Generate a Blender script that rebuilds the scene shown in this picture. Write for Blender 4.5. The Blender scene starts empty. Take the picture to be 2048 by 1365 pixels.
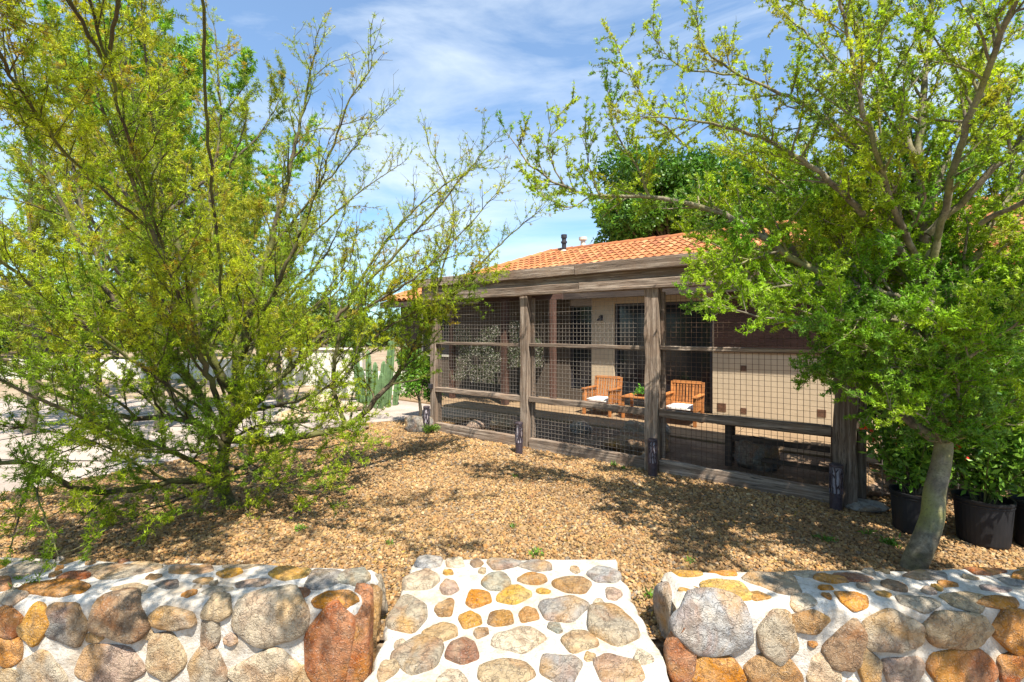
import bpy, bmesh, math, random
import numpy as np
from mathutils import Vector, Matrix, noise as mnoise

random.seed(7)
rng = np.random.default_rng(11)
S = bpy.context.scene
COL = S.collection
PI = math.pi

# ------------------------------------------------------------------ camera
F = 920.0          # focal length in pixels of the 2048 px wide photograph
H = 1.55           # eye above the gravel
HY = 662.0         # the horizon's row
cam = bpy.data.cameras.new('camera')
cam.sensor_width = 36.0
cam.lens = F / 2048 * 36
cam.shift_y = -(682.5 - HY) / 2048
cam.clip_start = 0.05
cam.clip_end = 3000
camo = bpy.data.objects.new('camera', cam)
camo.location = (0, 0, H)
camo.rotation_euler = (PI / 2, 0, 0)
COL.objects.link(camo)
S.camera = camo

# ------------------------------------------------------------------ light
LD = Vector((-0.20, 0.55, -1.0)).normalized()       # the way sunlight travels
SUN_ELEV = math.asin(-LD.z)
SUN_ROT = math.atan2(-LD.x, -LD.y)                   # clockwise from +Y
sun = bpy.data.lights.new('sun', 'SUN')
sun.energy = 5.0
sun.angle = math.radians(0.45)
sun.color = (1.0, 0.93, 0.81)
suno = bpy.data.objects.new('sun', sun)
suno.rotation_euler = LD.to_track_quat('-Z', 'Y').to_euler()
suno.location = (0, -5, 12)
COL.objects.link(suno)

world = bpy.data.worlds.new('World')
S.world = world
world.use_nodes = True
wt = world.node_tree
for n in list(wt.nodes):
    wt.nodes.remove(n)
w_out = wt.nodes.new('ShaderNodeOutputWorld')
w_bg = wt.nodes.new('ShaderNodeBackground')
w_bg.inputs['Strength'].default_value = 0.073
sky = wt.nodes.new('ShaderNodeTexSky')
sky.sky_type = 'NISHITA'
sky.sun_disc = False
sky.sun_elevation = SUN_ELEV
sky.sun_rotation = SUN_ROT
sky.air_density = 1.0
sky.dust_density = 0.6
sky.ozone_density = 1.6
tc = wt.nodes.new('ShaderNodeTexCoord')
mp = wt.nodes.new('ShaderNodeMapping')
mp.inputs['Rotation'].default_value = (0.2, 0.5, 0.5)
mp.inputs['Scale'].default_value = (1.3, 2.6, 4.6)
cn = wt.nodes.new('ShaderNodeTexNoise')
cn.inputs['Scale'].default_value = 1.5
cn.inputs['Detail'].default_value = 9
cn.inputs['Roughness'].default_value = 0.58
cn.inputs['Distortion'].default_value = 0.5
cr = wt.nodes.new('ShaderNodeValToRGB')
cr.color_ramp.elements[0].position = 0.43
cr.color_ramp.elements[0].color = (0.13, 0.13, 0.13, 1)
cr.color_ramp.elements[1].position = 0.74
cr.color_ramp.elements[1].color = (0.85, 0.85, 0.85, 1)
mixc = wt.nodes.new('ShaderNodeMix')
mixc.data_type = 'RGBA'
mixc.inputs[7].default_value = (6.6, 7.3, 7.9, 1)
L = wt.links
L.new(tc.outputs['Generated'], mp.inputs['Vector'])
L.new(mp.outputs[0], cn.inputs['Vector'])
L.new(cn.outputs['Fac'], cr.inputs[0])
L.new(cr.outputs[0], mixc.inputs[0])
tint = wt.nodes.new('ShaderNodeMix'); tint.data_type = 'RGBA'; tint.blend_type = 'MULTIPLY'; tint.inputs[0].default_value = 1.0
tint.inputs[7].default_value = (0.86, 1.27, 1.50, 1)
L.new(sky.outputs[0], tint.inputs[6])
L.new(tint.outputs[2], mixc.inputs[6])
L.new(mixc.outputs[2], w_bg.inputs['Color'])
L.new(w_bg.outputs[0], w_out.inputs[0])

S.view_settings.view_transform = 'Standard'
S.view_settings.look = 'None'
S.view_settings.gamma = 1
S.view_settings.use_curve_mapping = False
S.view_settings.exposure = 1.2
S.render.engine = 'CYCLES'
S.cycles.max_bounces = 6
S.cycles.transparent_max_bounces = 8

# ------------------------------------------------------------------ geometry helpers
def W(px, py, d):
    """the point at distance d that the photograph shows at (px, py)"""
    return Vector(((px - 1024) / F * d, d, H - (py - HY) / F * d))
def G(px, py, z=0.0):
    """the point of height z that the photograph shows at (px, py)"""
    return W(px, py, (H - z) * F / (py - HY))
CU, SU = 0.804, 0.595
O0 = Vector((-1.203, 7.19, 0))
U = Vector((CU, -SU, 0))
N = Vector((SU, CU, 0))
ANG = math.atan2(-SU, CU)
def P(a, b, z=0.0):
    """a along the pen's front from its far post, b behind that front"""
    return O0 + U * a + N * b + Vector((0, 0, z))
def pen_a(px, b):
    k = (px - 1024) / F
    d = (b + 5.065) / (k * SU + CU)
    v = Vector((k * d, d, 0)) - O0
    return v.dot(U)

def tag(o, label=None, cat=None, group=None, kind=None):
    if label: o['label'] = label
    if cat: o['category'] = cat
    if group: o['group'] = group
    if kind: o['kind'] = kind
    return o
def empty(name, loc, rz=0.0):
    o = bpy.data.objects.new(name, None)
    o.empty_display_size = 0.1
    o.location = loc
    o.rotation_euler = (0, 0, rz)
    COL.objects.link(o)
    return o
def put(name, me, mat=None, parent=None, loc=None, rot=None, color=None):
    o = bpy.data.objects.new(name, me)
    if mat is not None and len(me.materials) == 0:
        me.materials.append(mat)
    COL.objects.link(o)
    if loc is not None: o.location = loc
    if rot is not None: o.rotation_euler = rot
    if color is not None: o.color = (color[0], color[1], color[2], 1)
    if parent is not None:
        o.parent = parent
        if loc is None:
            # geometry is in world coordinates: undo the parent's transform
            chain = parent
            M = Matrix.Identity(4)
            while chain is not None:
                M = chain.matrix_basis @ M
                chain = chain.parent
            o.matrix_basis = M.inverted()
    return o
def np_mesh(name, V, Fc, col=None, smooth=False):
    """V (n,3), Fc (m,3) or (m,4)"""
    V = np.asarray(V, dtype=np.float32)
    Fc = np.asarray(Fc, dtype=np.int32)
    me = bpy.data.meshes.new(name)
    k = Fc.shape[1]
    me.vertices.add(len(V)); me.vertices.foreach_set('co', V.ravel())
    me.loops.add(Fc.size); me.loops.foreach_set('vertex_index', Fc.ravel())
    me.polygons.add(len(Fc))
    me.polygons.foreach_set('loop_start', np.arange(0, Fc.size, k, dtype=np.int32))
    if smooth: me.polygons.foreach_set('use_smooth', np.ones(len(Fc), dtype=bool))
    if col is not None:
        at = me.color_attributes.new('tint', 'FLOAT_COLOR', 'POINT')
        c = np.ones((len(V), 4), dtype=np.float32); c[:, :3] = col
        at.data.foreach_set('color', c.ravel())
    me.update(calc_edges=True)
    return me
def py_mesh(name, V, Fc, smooth=False):
    me = bpy.data.meshes.new(name)
    me.from_pydata([tuple(v) for v in V], [], Fc)
    if smooth:
        for p in me.polygons: p.use_smooth = True
    me.update()
    return me
class MB:
    """collects boxes, cylinders and bars into one mesh"""
    def __init__(s): s.V = []; s.F = []
    def box(s, x0, x1, y0, y1, z0, z1, M=None):
        b = len(s.V)
        vs = [Vector((x, y, z)) for z in (z0, z1) for y in (y0, y1) for x in (x0, x1)]
        if M is not None: vs = [M @ v for v in vs]
        s.V += vs
        for f in ((0,2,3,1),(4,5,7,6),(0,1,5,4),(2,6,7,3),(0,4,6,2),(1,3,7,5)):
            s.F.append([b + i for i in f])
        return s
    def bar(s, p, q, r, n=6, r2=None, cap=True):
        p = Vector(p); q = Vector(q); r2 = r if r2 is None else r2
        d = (q - p).normalized()
        a = d.orthogonal().normalized(); c = d.cross(a)
        b = len(s.V)
        for pt, rr in ((p, r), (q, r2)):
            for i in range(n):
                t = 2 * PI * i / n
                s.V.append(pt + (a * math.cos(t) + c * math.sin(t)) * rr)
        for i in range(n):
            j = (i + 1) % n
            s.F.append([b + i, b + j, b + n + j, b + n + i])
        if cap:
            s.F.append([b + i for i in range(n)][::-1]); s.F.append([b + n + i for i in range(n)])
        return s
    def lathe(s, prof, n=24, c=(0, 0, 0)):
        b = len(s.V); c = Vector(c)
        for r, z in prof:
            for i in range(n):
                t = 2 * PI * i / n
                s.V.append(c + Vector((r * math.cos(t), r * math.sin(t), z)))
        for k in range(len(prof) - 1):
            for i in range(n):
                j = (i + 1) % n
                s.F.append([b+k*n+i, b+k*n+j, b+(k+1)*n+j, b+(k+1)*n+i])
        return s
    def mesh(s, name, bevel=0, smooth=False, seg=1):
        me = py_mesh(name, s.V, s.F, smooth)
        if bevel:
            bm = bmesh.new(); bm.from_mesh(me)
            bmesh.ops.bevel(bm, geom=bm.edges[:], offset=bevel, segments=seg, profile=0.5, affect='EDGES')
            bm.to_mesh(me); bm.free()
        return me

# ------------------------------------------------------------------ materials
def mat(name):
    m = bpy.data.materials.new(name); m.use_nodes = True
    nt = m.node_tree
    return m, nt, nt.nodes['Principled BSDF']
def nd(nt, t, **kw):
    n = nt.nodes.new(t)
    for k, v in kw.items():
        if k in n.inputs: n.inputs[k].default_value = v
        else: setattr(n, k, v)
    return n
def ramp(nt, src, stops):
    r = nt.nodes.new('ShaderNodeValToRGB')
    el = r.color_ramp.elements
    while len(el) < len(stops): el.new(0.5)
    for e, (p, c) in zip(el, stops):
        e.position = p; e.color = (c[0], c[1], c[2], 1) if not isinstance(c, (int, float)) else (c, c, c, 1)
    nt.links.new(src, r.inputs[0])
    return r.outputs[0]
def mixrgb(nt, fac, a, b, mode='MIX'):
    m = nt.nodes.new('ShaderNodeMix'); m.data_type = 'RGBA'; m.blend_type = mode
    for i, v in ((0, fac), (6, a), (7, b)):
        if isinstance(v, (int, float)): m.inputs[i].default_value = v
        elif isinstance(v, tuple): m.inputs[i].default_value = (v[0], v[1], v[2], 1)
        else: nt.links.new(v, m.inputs[i])
    return m.outputs[2]
def coords(nt, kind='Object', scale=(1, 1, 1), rot=(0, 0, 0)):
    t = nt.nodes.new('ShaderNodeTexCoord'); m = nt.nodes.new('ShaderNodeMapping')
    m.inputs['Scale'].default_value = scale; m.inputs['Rotation'].default_value = rot
    nt.links.new(t.outputs[kind], m.inputs[0])
    return m.outputs[0]
def tnoise(nt, vec, scale, detail=6, rough=0.6, dist=0.0, out='Fac'):
    n = nt.nodes.new('ShaderNodeTexNoise')
    n.inputs['Scale'].default_value = scale; n.inputs['Detail'].default_value = detail
    n.inputs['Roughness'].default_value = rough; n.inputs['Distortion'].default_value = dist
    nt.links.new(vec, n.inputs['Vector'])
    return n.outputs[out]
def bump(nt, bs, h, strength, dist):
    b = nt.nodes.new('ShaderNodeBump')
    b.inputs['Strength'].default_value = strength; b.inputs['Distance'].default_value = dist
    nt.links.new(h, b.inputs['Height']); nt.links.new(b.outputs[0], bs.inputs['Normal'])
    return b
def add_rand(nt, vec, k=37.0):
    """shift coordinates per object so alike pieces differ"""
    oi = nt.nodes.new('ShaderNodeObjectInfo')
    mu = nt.nodes.new('ShaderNodeMath'); mu.operation = 'MULTIPLY'; mu.inputs[1].default_value = k
    nt.links.new(oi.outputs['Random'], mu.inputs[0])
    va = nt.nodes.new('ShaderNodeVectorMath'); va.operation = 'ADD'
    nt.links.new(vec, va.inputs[0]); nt.links.new(mu.outputs[0], va.inputs[1])
    return va.outputs[0], oi

def simple(name, c, rough=0.8, var=0.25, scale=12, bstr=0.3, bdist=0.004, metal=0.0):
    m, nt, bs = mat(name)
    v, oi = add_rand(nt, coords(nt))
    f = tnoise(nt, v, scale)
    lo = tuple(x * (1 - var) for x in c); hi = tuple(min(1, x * (1 + var)) for x in c)
    nt.links.new(ramp(nt, f, [(0.3, lo), (0.7, hi)]), bs.inputs['Base Color'])
    bs.inputs['Roughness'].default_value = rough; bs.inputs['Metallic'].default_value = metal
    if bstr: bump(nt, bs, tnoise(nt, v, scale * 5), bstr, bdist)
    return m

def m_stone():
    m, nt, bs = mat('field_stone')
    v, oi = add_rand(nt, coords(nt))
    base = oi.outputs['Color']
    n1 = tnoise(nt, v, 7, 8, 0.62, 0.6)
    n2 = tnoise(nt, v, 24, 8, 0.7, 0.3)
    n3 = tnoise(nt, v, 110, 4, 0.7)
    n4 = tnoise(nt, v, 4.5, 5, 0.55, 1.2)
    c = mixrgb(nt, ramp(nt, n1, [(0.35, 0.0), (0.7, 0.75)]), base, mixrgb(nt, 0.62, base, (0.80, 0.66, 0.46)))
    c = mixrgb(nt, ramp(nt, n4, [(0.5, 0.0), (0.68, 0.6)]), c, mixrgb(nt, 0.7, base, (0.42, 0.15, 0.035)))
    c = mixrgb(nt, ramp(nt, n2, [(0.42, 0.45), (0.52, 0.0)]), c, (0.09, 0.06, 0.04))
    n5 = tnoise(nt, v, 3.0, 4, 0.5, 0.8)
    c = mixrgb(nt, ramp(nt, n5, [(0.52, 0.0), (0.7, 0.65)]), c, (0.62, 0.34, 0.10))
    c = mixrgb(nt, ramp(nt, n3, [(0.55, 0.0), (0.72, 0.5)]), c, (0.7, 0.66, 0.6))
    hs_ = nd(nt, 'ShaderNodeHueSaturation'); hs_.inputs['Saturation'].default_value = 1.12; hs_.inputs['Value'].default_value = 0.78
    nt.links.new(c, hs_.inputs['Color'])
    nt.links.new(hs_.outputs[0], bs.inputs['Base Color'])
    bs.inputs['Roughness'].default_value = 0.85
    h = nd(nt, 'ShaderNodeMath', operation='MULTIPLY_ADD')
    nt.links.new(n2, h.inputs[0]); h.inputs[1].default_value = 1.4; nt.links.new(n3, h.inputs[2])
    vo = nd(nt, 'ShaderNodeTexVoronoi', feature='DISTANCE_TO_EDGE'); vo.inputs['Scale'].default_value = 11
    wv = nd(nt, 'ShaderNodeVectorMath', operation='ADD'); nt.links.new(v, wv.inputs[0])
    nn = tnoise(nt, v, 9, 4, 0.6, 0, 'Color'); sc = nd(nt, 'ShaderNodeVectorMath', operation='SCALE'); sc.inputs['Scale'].default_value = 0.25
    nt.links.new(nn, sc.inputs[0]); nt.links.new(sc.outputs[0], wv.inputs[1]); nt.links.new(wv.outputs[0], vo.inputs['Vector'])
    cr_ = ramp(nt, vo.outputs['Distance'], [(0.0, 0.0), (0.035, 1.0)])
    h2 = nd(nt, 'ShaderNodeMath', operation='MULTIPLY_ADD'); nt.links.new(cr_, h2.inputs[0]); h2.inputs[1].default_value = 0.5; nt.links.new(h.outputs[0], h2.inputs[2])
    bump(nt, bs, h2.outputs[0], 1.0, 0.014)
    return m
def m_mortar():
    m, nt, bs = mat('white_mortar')
    v = coords(nt)
    n1 = tnoise(nt, v, 9, 8, 0.65); n2 = tnoise(nt, v, 60, 6, 0.7)
    c = ramp(nt, n1, [(0.30, (0.34, 0.28, 0.21)), (0.44, (0.46, 0.425, 0.375)), (0.68, (0.60, 0.575, 0.53))])
    c = mixrgb(nt, ramp(nt, n2, [(0.36, 0.6), (0.48, 0.0)]), c, (0.27, 0.22, 0.17))
    c = mixrgb(nt, ramp(nt, tnoise(nt, v, 3.1, 7, 0.62, 0.6), [(0.48, 0.0), (0.68, 0.6)]), c, (0.36, 0.28, 0.19))
    nt.links.new(c, bs.inputs['Base Color']); bs.inputs['Roughness'].default_value = 0.95
    h = nd(nt, 'ShaderNodeMath', operation='ADD'); nt.links.new(n1, h.inputs[0]); nt.links.new(n2, h.inputs[1])
    bump(nt, bs, h.outputs[0], 0.8, 0.012)
    return m
def m_wood(name, cols, gs=(2.2, 26, 26), rough=0.9, crack=0.75, b=0.7):
    m, nt, bs = mat(name)
    v, oi = add_rand(nt, coords(nt, scale=gs))
    n1 = tnoise(nt, v, 1.0, 9, 0.68, 0.5)
    n2 = tnoise(nt, v, 3.6, 6, 0.7, 0.2)
    v2 = coords(nt); n3 = tnoise(nt, v2, 3.0, 5, 0.6, 0.4)
    c = ramp(nt, n1, [(0.3, cols[0]), (0.5, cols[1]), (0.68, cols[2])])
    c = mixrgb(nt, ramp(nt, n2, [(0.36, crack), (0.47, 0.0)]), c, tuple(x * 0.35 for x in cols[0]))
    c = mixrgb(nt, ramp(nt, n3, [(0.45, 0.0), (0.75, 0.5)]), c, cols[3])
    hs = nd(nt, 'ShaderNodeHueSaturation'); nt.links.new(c, hs.inputs['Color'])
    mr = nd(nt, 'ShaderNodeMapRange'); nt.links.new(oi.outputs['Random'], mr.inputs[0])
    mr.inputs[3].default_value = 0.78; mr.inputs[4].default_value = 1.2
    nt.links.new(mr.outputs[0], hs.inputs['Value'])
    nt.links.new(hs.outputs[0], bs.inputs['Base Color']); bs.inputs['Roughness'].default_value = rough
    h = nd(nt, 'ShaderNodeMath', operation='ADD'); nt.links.new(n1, h.inputs[0]); nt.links.new(n2, h.inputs[1])
    bump(nt, bs, h.outputs[0], b, 0.006)
    return m
def m_leaf(name, trans=0.36, rough=0.55, sat=1.0, val=1.0):
    m, nt, bs = mat(name)
    out = [n for n in nt.nodes if n.type == 'OUTPUT_MATERIAL'][0]
    a = nd(nt, 'ShaderNodeAttribute', attribute_name='tint')
    hs = nd(nt, 'ShaderNodeHueSaturation'); hs.inputs['Saturation'].default_value = sat; hs.inputs['Value'].default_value = val
    nt.links.new(a.outputs['Color'], hs.inputs['Color'])
    nt.links.new(hs.outputs[0], bs.inputs['Base Color']); bs.inputs['Roughness'].default_value = rough
    bs.inputs['Specular IOR Level'].default_value = 0.3
    tr = nd(nt, 'ShaderNodeBsdfTranslucent')
    tcx = mixrgb(nt, 1.0, hs.outputs[0], (1.5, 1.6, 0.7), 'MULTIPLY')
    nt.links.new(tcx, tr.inputs[0])
    mx = nd(nt, 'ShaderNodeMixShader'); mx.inputs[0].default_value = trans
    nt.links.new(bs.outputs[0], mx.inputs[1]); nt.links.new(tr.outputs[0], mx.inputs[2]); nt.links.new(mx.outputs[0], out.inputs[0])
    return m
def m_bark(name, lo, mid, hi, moss, mossamt=0.5):
    m, nt, bs = mat(name)
    v = coords(nt)
    n1 = tnoise(nt, v, 14, 8, 0.65, 0.5); n2 = tnoise(nt, v, 70, 6, 0.7); n3 = tnoise(nt, v, 3.2, 4, 0.5)
    c = ramp(nt, n1, [(0.32, lo), (0.5, mid), (0.68, hi)])
    c = mixrgb(nt, ramp(nt, n3, [(0.5 - mossamt * 0.3, 0.0), (0.72 - mossamt * 0.3, 0.9)]), c, moss)
    c = mixrgb(nt, ramp(nt, n2, [(0.34, 0.6), (0.48, 0.0)]), c, tuple(x * 0.5 for x in lo))
    nt.links.new(c, bs.inputs['Base Color']); bs.inputs['Roughness'].default_value = 0.85
    h = nd(nt, 'ShaderNodeMath', operation='ADD'); nt.links.new(n1, h.inputs[0]); nt.links.new(n2, h.inputs[1])
    bump(nt, bs, h.outputs[0], 0.6, 0.006)
    return m
def m_gravel_piece():
    m, nt, bs = mat('gravel_piece')
    oi = nd(nt, 'ShaderNodeObjectInfo')
    c = ramp(nt, oi.outputs['Random'], [(0.0, (0.40, 0.23, 0.085)), (0.12, (0.52, 0.33, 0.15)), (0.24, (0.20, 0.11, 0.055)), (0.38, (0.66, 0.44, 0.20)),
        (0.50, (0.46, 0.22, 0.055)), (0.60, (0.32, 0.18, 0.08)), (0.70, (0.72, 0.55, 0.34)), (0.80, (0.27, 0.125, 0.05)), (0.88, (0.54, 0.35, 0.16)), (0.94, (0.19, 0.175, 0.17)), (1.0, (0.54, 0.36, 0.14))])
    v, _ = add_rand(nt, coords(nt))
    n = tnoise(nt, v, 2.2, 5, 0.65)
    c = mixrgb(nt, ramp(nt, n, [(0.4, 0.0), (0.7, 0.4)]), c, (0.52, 0.37, 0.21))
    ln = tnoise(nt, oi.outputs['Location'], 1.3, 5, 0.6)
    c = mixrgb(nt, ramp(nt, ln, [(0.45, 0.0), (0.66, 0.5)]), c, (0.17, 0.10, 0.05))
    c = mixrgb(nt, 1.0, c, (0.74, 0.70, 0.61), 'MULTIPLY')
    nt.links.new(c, bs.inputs['Base Color']); bs.inputs['Roughness'].default_value = 0.8
    bump(nt, bs, n, 0.4, 0.1)
    return m
def m_gravel_ground():
    m, nt, bs = mat('gravel_ground')
    v = coords(nt)
    vo = nd(nt, 'ShaderNodeTexVoronoi'); vo.inputs['Scale'].default_value = 38; nt.links.new(v, vo.inputs['Vector'])
    sp = nd(nt, 'ShaderNodeSeparateColor'); nt.links.new(vo.outputs['Color'], sp.inputs[0])
    c = ramp(nt, sp.outputs[0], [(0.0, (0.22, 0.13, 0.065)), (0.3, (0.36, 0.23, 0.11)), (0.5, (0.48, 0.33, 0.18)), (0.7, (0.40, 0.22, 0.09)), (0.9, (0.68, 0.56, 0.42)), (1.0, (0.3, 0.28, 0.26))])
    n = tnoise(nt, v, 1.6, 5, 0.6)
    c = mixrgb(nt, ramp(nt, vo.outputs['Distance'], [(0.35, 0.0), (0.75, 0.8)]), c, (0.10, 0.065, 0.04))
    c = mixrgb(nt, ramp(nt, n, [(0.4, 0.0), (0.7, 0.3)]), c, (0.20, 0.13, 0.07))
    c = mixrgb(nt, 1.0, c, (0.65, 0.65, 0.65), 'MULTIPLY')
    nt.links.new(c, bs.inputs['Base Color']); bs.inputs['Roughness'].default_value = 0.9
    iv = nd(nt, 'ShaderNodeMath', operation='SUBTRACT'); iv.inputs[0].default_value = 1.0; nt.links.new(vo.outputs['Distance'], iv.inputs[1])
    bump(nt, bs, iv.outputs[0], 0.9, 0.02)
    return m
def m_tile():
    m, nt, bs = mat('clay_roof_tile')
    v, oi = add_rand(nt, coords(nt))
    c = ramp(nt, oi.outputs['Random'], [(0.0, (0.22, 0.07, 0.022)), (0.2, (0.37, 0.135, 0.036)), (0.4, (0.29, 0.095, 0.026)), (0.6, (0.41, 0.17, 0.055)), (0.8, (0.31, 0.105, 0.03)), (1.0, (0.44, 0.22, 0.085))])
    n = tnoise(nt, v, 6, 6, 0.65)
    c = mixrgb(nt, ramp(nt, n, [(0.35, 0.5), (0.55, 0.0)]), c, (0.30, 0.11, 0.05))
    nt.links.new(c, bs.inputs['Base Color']); bs.inputs['Roughness'].default_value = 0.8
    bump(nt, bs, n, 0.3, 0.01)
    return m
def m_ground(name, stops, scale=2.0, bd=0.02, fine=40):
    m, nt, bs = mat(name)
    v = coords(nt)
    n = tnoise(nt, v, scale, 9, 0.68); n2 = tnoise(nt, v, fine, 6, 0.7)
    c = ramp(nt, n, stops)
    c = mixrgb(nt, ramp(nt, n2, [(0.35, 0.4), (0.6, 0.0)]), c, tuple(x * 0.5 for x in stops[0][1]))
    nt.links.new(c, bs.inputs['Base Color']); bs.inputs['Roughness'].default_value = 0.92
    bump(nt, bs, n2, 0.6, bd)
    return m

M = {}
M['stone'] = m_stone(); M['mortar'] = m_mortar()
M['wood'] = m_wood('weathered_wood', [(0.065, 0.043, 0.030), (0.20, 0.150, 0.112), (0.44, 0.36, 0.29), (0.17, 0.095, 0.052)], gs=(1.3, 34, 34), crack=.95, b=1.0)
M['dark_wood'] = m_wood('dark_stained_wood', [(0.03, 0.02, 0.015), (0.06, 0.042, 0.032), (0.11, 0.08, 0.06), (0.05, 0.03, 0.02)])
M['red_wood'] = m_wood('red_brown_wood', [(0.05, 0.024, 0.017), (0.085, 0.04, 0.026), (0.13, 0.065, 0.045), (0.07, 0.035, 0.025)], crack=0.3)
M['teak'] = m_wood('oiled_teak', [(0.25, 0.085, 0.022), (0.40, 0.15, 0.04), (0.50, 0.22, 0.07), (0.32, 0.11, 0.03)], rough=0.5, crack=0.2, b=0.2)
M['wire'] = simple('galvanised_wire', (0.20, 0.17, 0.145), 0.6, 0.3, 30, 0.0)
M['rust_wire'] = simple('rusted_wire', (0.09, 0.05, 0.03), 0.8, 0.4, 30, 0.0)
M['black'] = simple('black_metal', (0.022, 0.020, 0.026), 0.5, 0.4, 20, 0.2)
M['bronze'] = simple('dark_bronze_metal', (0.06, 0.045, 0.055), 0.45, 0.4, 30, 0.3, metal=0.3)
M['frost'] = simple('frosted_diffuser', (0.36, 0.32, 0.35), 0.6, 0.2, 30, 0.1)
M['plastic'] = simple('black_nursery_plastic', (0.008, 0.008, 0.010), 0.62, 0.3, 8, 0.15)
M['soil'] = simple('potting_soil', (0.05, 0.033, 0.022), 0.95, 0.5, 40, 1.0, 0.02)
M['cream'] = simple('cream_stucco', (0.47, 0.37, 0.25), 0.9, 0.07, 5, 0.5, 0.006)
M['shadewall'] = simple('shade_darkened_taupe', (0.07, 0.052, 0.038), 0.9, 0.2, 9, 0.5, 0.006)  # taupe with the shade on the left house wall put into its colour
M['mauve'] = simple('grey_mauve_stucco', (0.33, 0.29, 0.275), 0.9, 0.08, 5, 0.5, 0.006)
M['trimw'] = simple('pale_trim_paint', (0.55, 0.50, 0.42), 0.7, 0.1, 5, 0.2)
M['white_stucco'] = simple('white_stucco', (0.62, 0.58, 0.51), 0.9, 0.08, 5, 0.5, 0.01)
M['white_cloth'] = simple('white_cushion_cloth', (0.78, 0.76, 0.72), 0.9, 0.06, 30, 0.3, 0.003)
M['inset'] = simple('brown_inset_tile', (0.11, 0.055, 0.032), 0.45, 0.4, 30, 0.2)
M['cactus'] = simple('cactus_skin', (0.10, 0.17, 0.07), 0.6, 0.35, 10, 0.3)
M['tile'] = m_tile()
M['gravel_piece'] = m_gravel_piece(); M['gravel_ground'] = m_gravel_ground()
M['concrete'] = m_ground('pale_concrete', [(0.3, (0.24, 0.185, 0.15)), (0.5, (0.37, 0.305, 0.26)), (0.7, (0.47, 0.41, 0.355))], 1.2, 0.006, 50)
M['patio'] = m_ground('tan_patio_concrete', [(0.3, (0.17, 0.105, 0.055)), (0.5, (0.25, 0.165, 0.09)), (0.7, (0.33, 0.23, 0.135))], 1.4, 0.006, 30)
M['dirt'] = m_ground('dry_dirt', [(0.3, (0.20, 0.14, 0.085)), (0.5, (0.30, 0.22, 0.14)), (0.7, (0.40, 0.31, 0.21))], 1.0, 0.03, 18)
M['pen_soil'] = m_ground('brown_pen_soil', [(0.3, (0.10, 0.065, 0.04)), (0.5, (0.17, 0.11, 0.07)), (0.7, (0.30, 0.21, 0.13))], 2.2, 0.03, 22)
M['leaf'] = m_leaf('fine_leaf'); M['leaf_broad'] = m_leaf('broad_leaf', 0.25, 0.42)
M['petal'] = m_leaf('petal', 0.3, 0.6)
M['bark_l'] = m_bark('green_brown_bark', (0.035, 0.024, 0.016), (0.065, 0.048, 0.026), (0.12, 0.09, 0.05), (0.13, 0.145, 0.025), 0.3)
M['bark_r'] = m_bark('grey_green_bark', (0.07, 0.055, 0.038), (0.16, 0.135, 0.09), (0.30, 0.26, 0.18), (0.20, 0.20, 0.05), 0.12)
M['bark_d'] = m_bark('dark_bark', (0.04, 0.03, 0.022), (0.08, 0.06, 0.045), (0.14, 0.11, 0.085), (0.10, 0.10, 0.05), 0.2)
mg, ntg, bsg = mat('dark_window_glass')
bsg.inputs['Base Color'].default_value = (0.012, 0.014, 0.018, 1); bsg.inputs['Roughness'].default_value = 0.12
M['glass'] = mg

# ------------------------------------------------------------------ ground
def strip(name, pts, mt, kind='structure', z=None):
    me = py_mesh(name, [(p[0], p[1], p[2] if z is None else z) for p in pts], [list(range(len(pts)))])
    return tag(put(name, me, mt), kind=kind)
gy = [-400, 2.30, 2.302, 9, 30, 900]; gz = [-0.46, -0.46, -0.03, -0.03, -0.03, -0.03]
V = []; Fq = []
for y, z in zip(gy, gz):
    for x in (-900, -30, 0, 30, 900): V.append((x, y, z))
for r in range(len(gy) - 1):
    for c in range(4): Fq.append([r*5+c, r*5+c+1, (r+1)*5+c+1, (r+1)*5+c])
tag(put('ground', py_mesh('ground', V, Fq), M['dirt']), kind='structure')
# gravel bed in front of the pen, a gently uneven sheet
def gz_at(x, y):
    return 0.018 * mnoise.noise(Vector((x * 0.9, y * 0.9, 3.1))) + 0.006 * mnoise.noise(Vector((x * 4, y * 4, 9.0)))
edge_l = [Vector((-7.5, 2.3, 0)), Vector((-6.2, 3.6, 0)), Vector((-4.7, 4.5, 0)), Vector((-3.7, 6.1, 0)), Vector((-2.55, 7.75, 0)), Vector((-1.3, 7.9, 0))]
def in_bed(x, y):
    if (Vector((x, y, 0)) - O0).dot(N) > 0.10 and (Vector((x, y, 0)) - O0).dot(U) > -0.1 and (Vector((x, y, 0)) - O0).dot(U) < 5.4: return False
    if y > 8.2 - 0.1 * x and x < 0: return False
    for i in range(len(edge_l) - 1):
        p, q = edge_l[i], edge_l[i + 1]
        if p.y <= y <= q.y:
            xl = p.x + (q.x - p.x) * (y - p.y) / (q.y - p.y)
            return x > xl
    return x > -1.3 and y < 8.2 and y >= 2.3
nx, ny = 110, 80
xs = np.linspace(-7.6, 8.4, nx); ys = np.linspace(2.31, 8.3, ny)
idx = {}; V = []; Fq = []
def vid(i, j):
    if (i, j) not in idx:
        idx[(i, j)] = len(V); V.append((xs[i], ys[j], gz_at(xs[i], ys[j]) - 0.006))
    return idx[(i, j)]
for i in range(nx - 1):
    for j in range(ny - 1):
        if in_bed((xs[i] + xs[i+1]) / 2, (ys[j] + ys[j+1]) / 2):
            Fq.append([vid(i, j), vid(i+1, j), vid(i+1, j+1), vid(i, j+1)])
tag(put('gravel_bed', py_mesh('gravel_bed', V, Fq, True), M['gravel_ground']), kind='structure')
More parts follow.
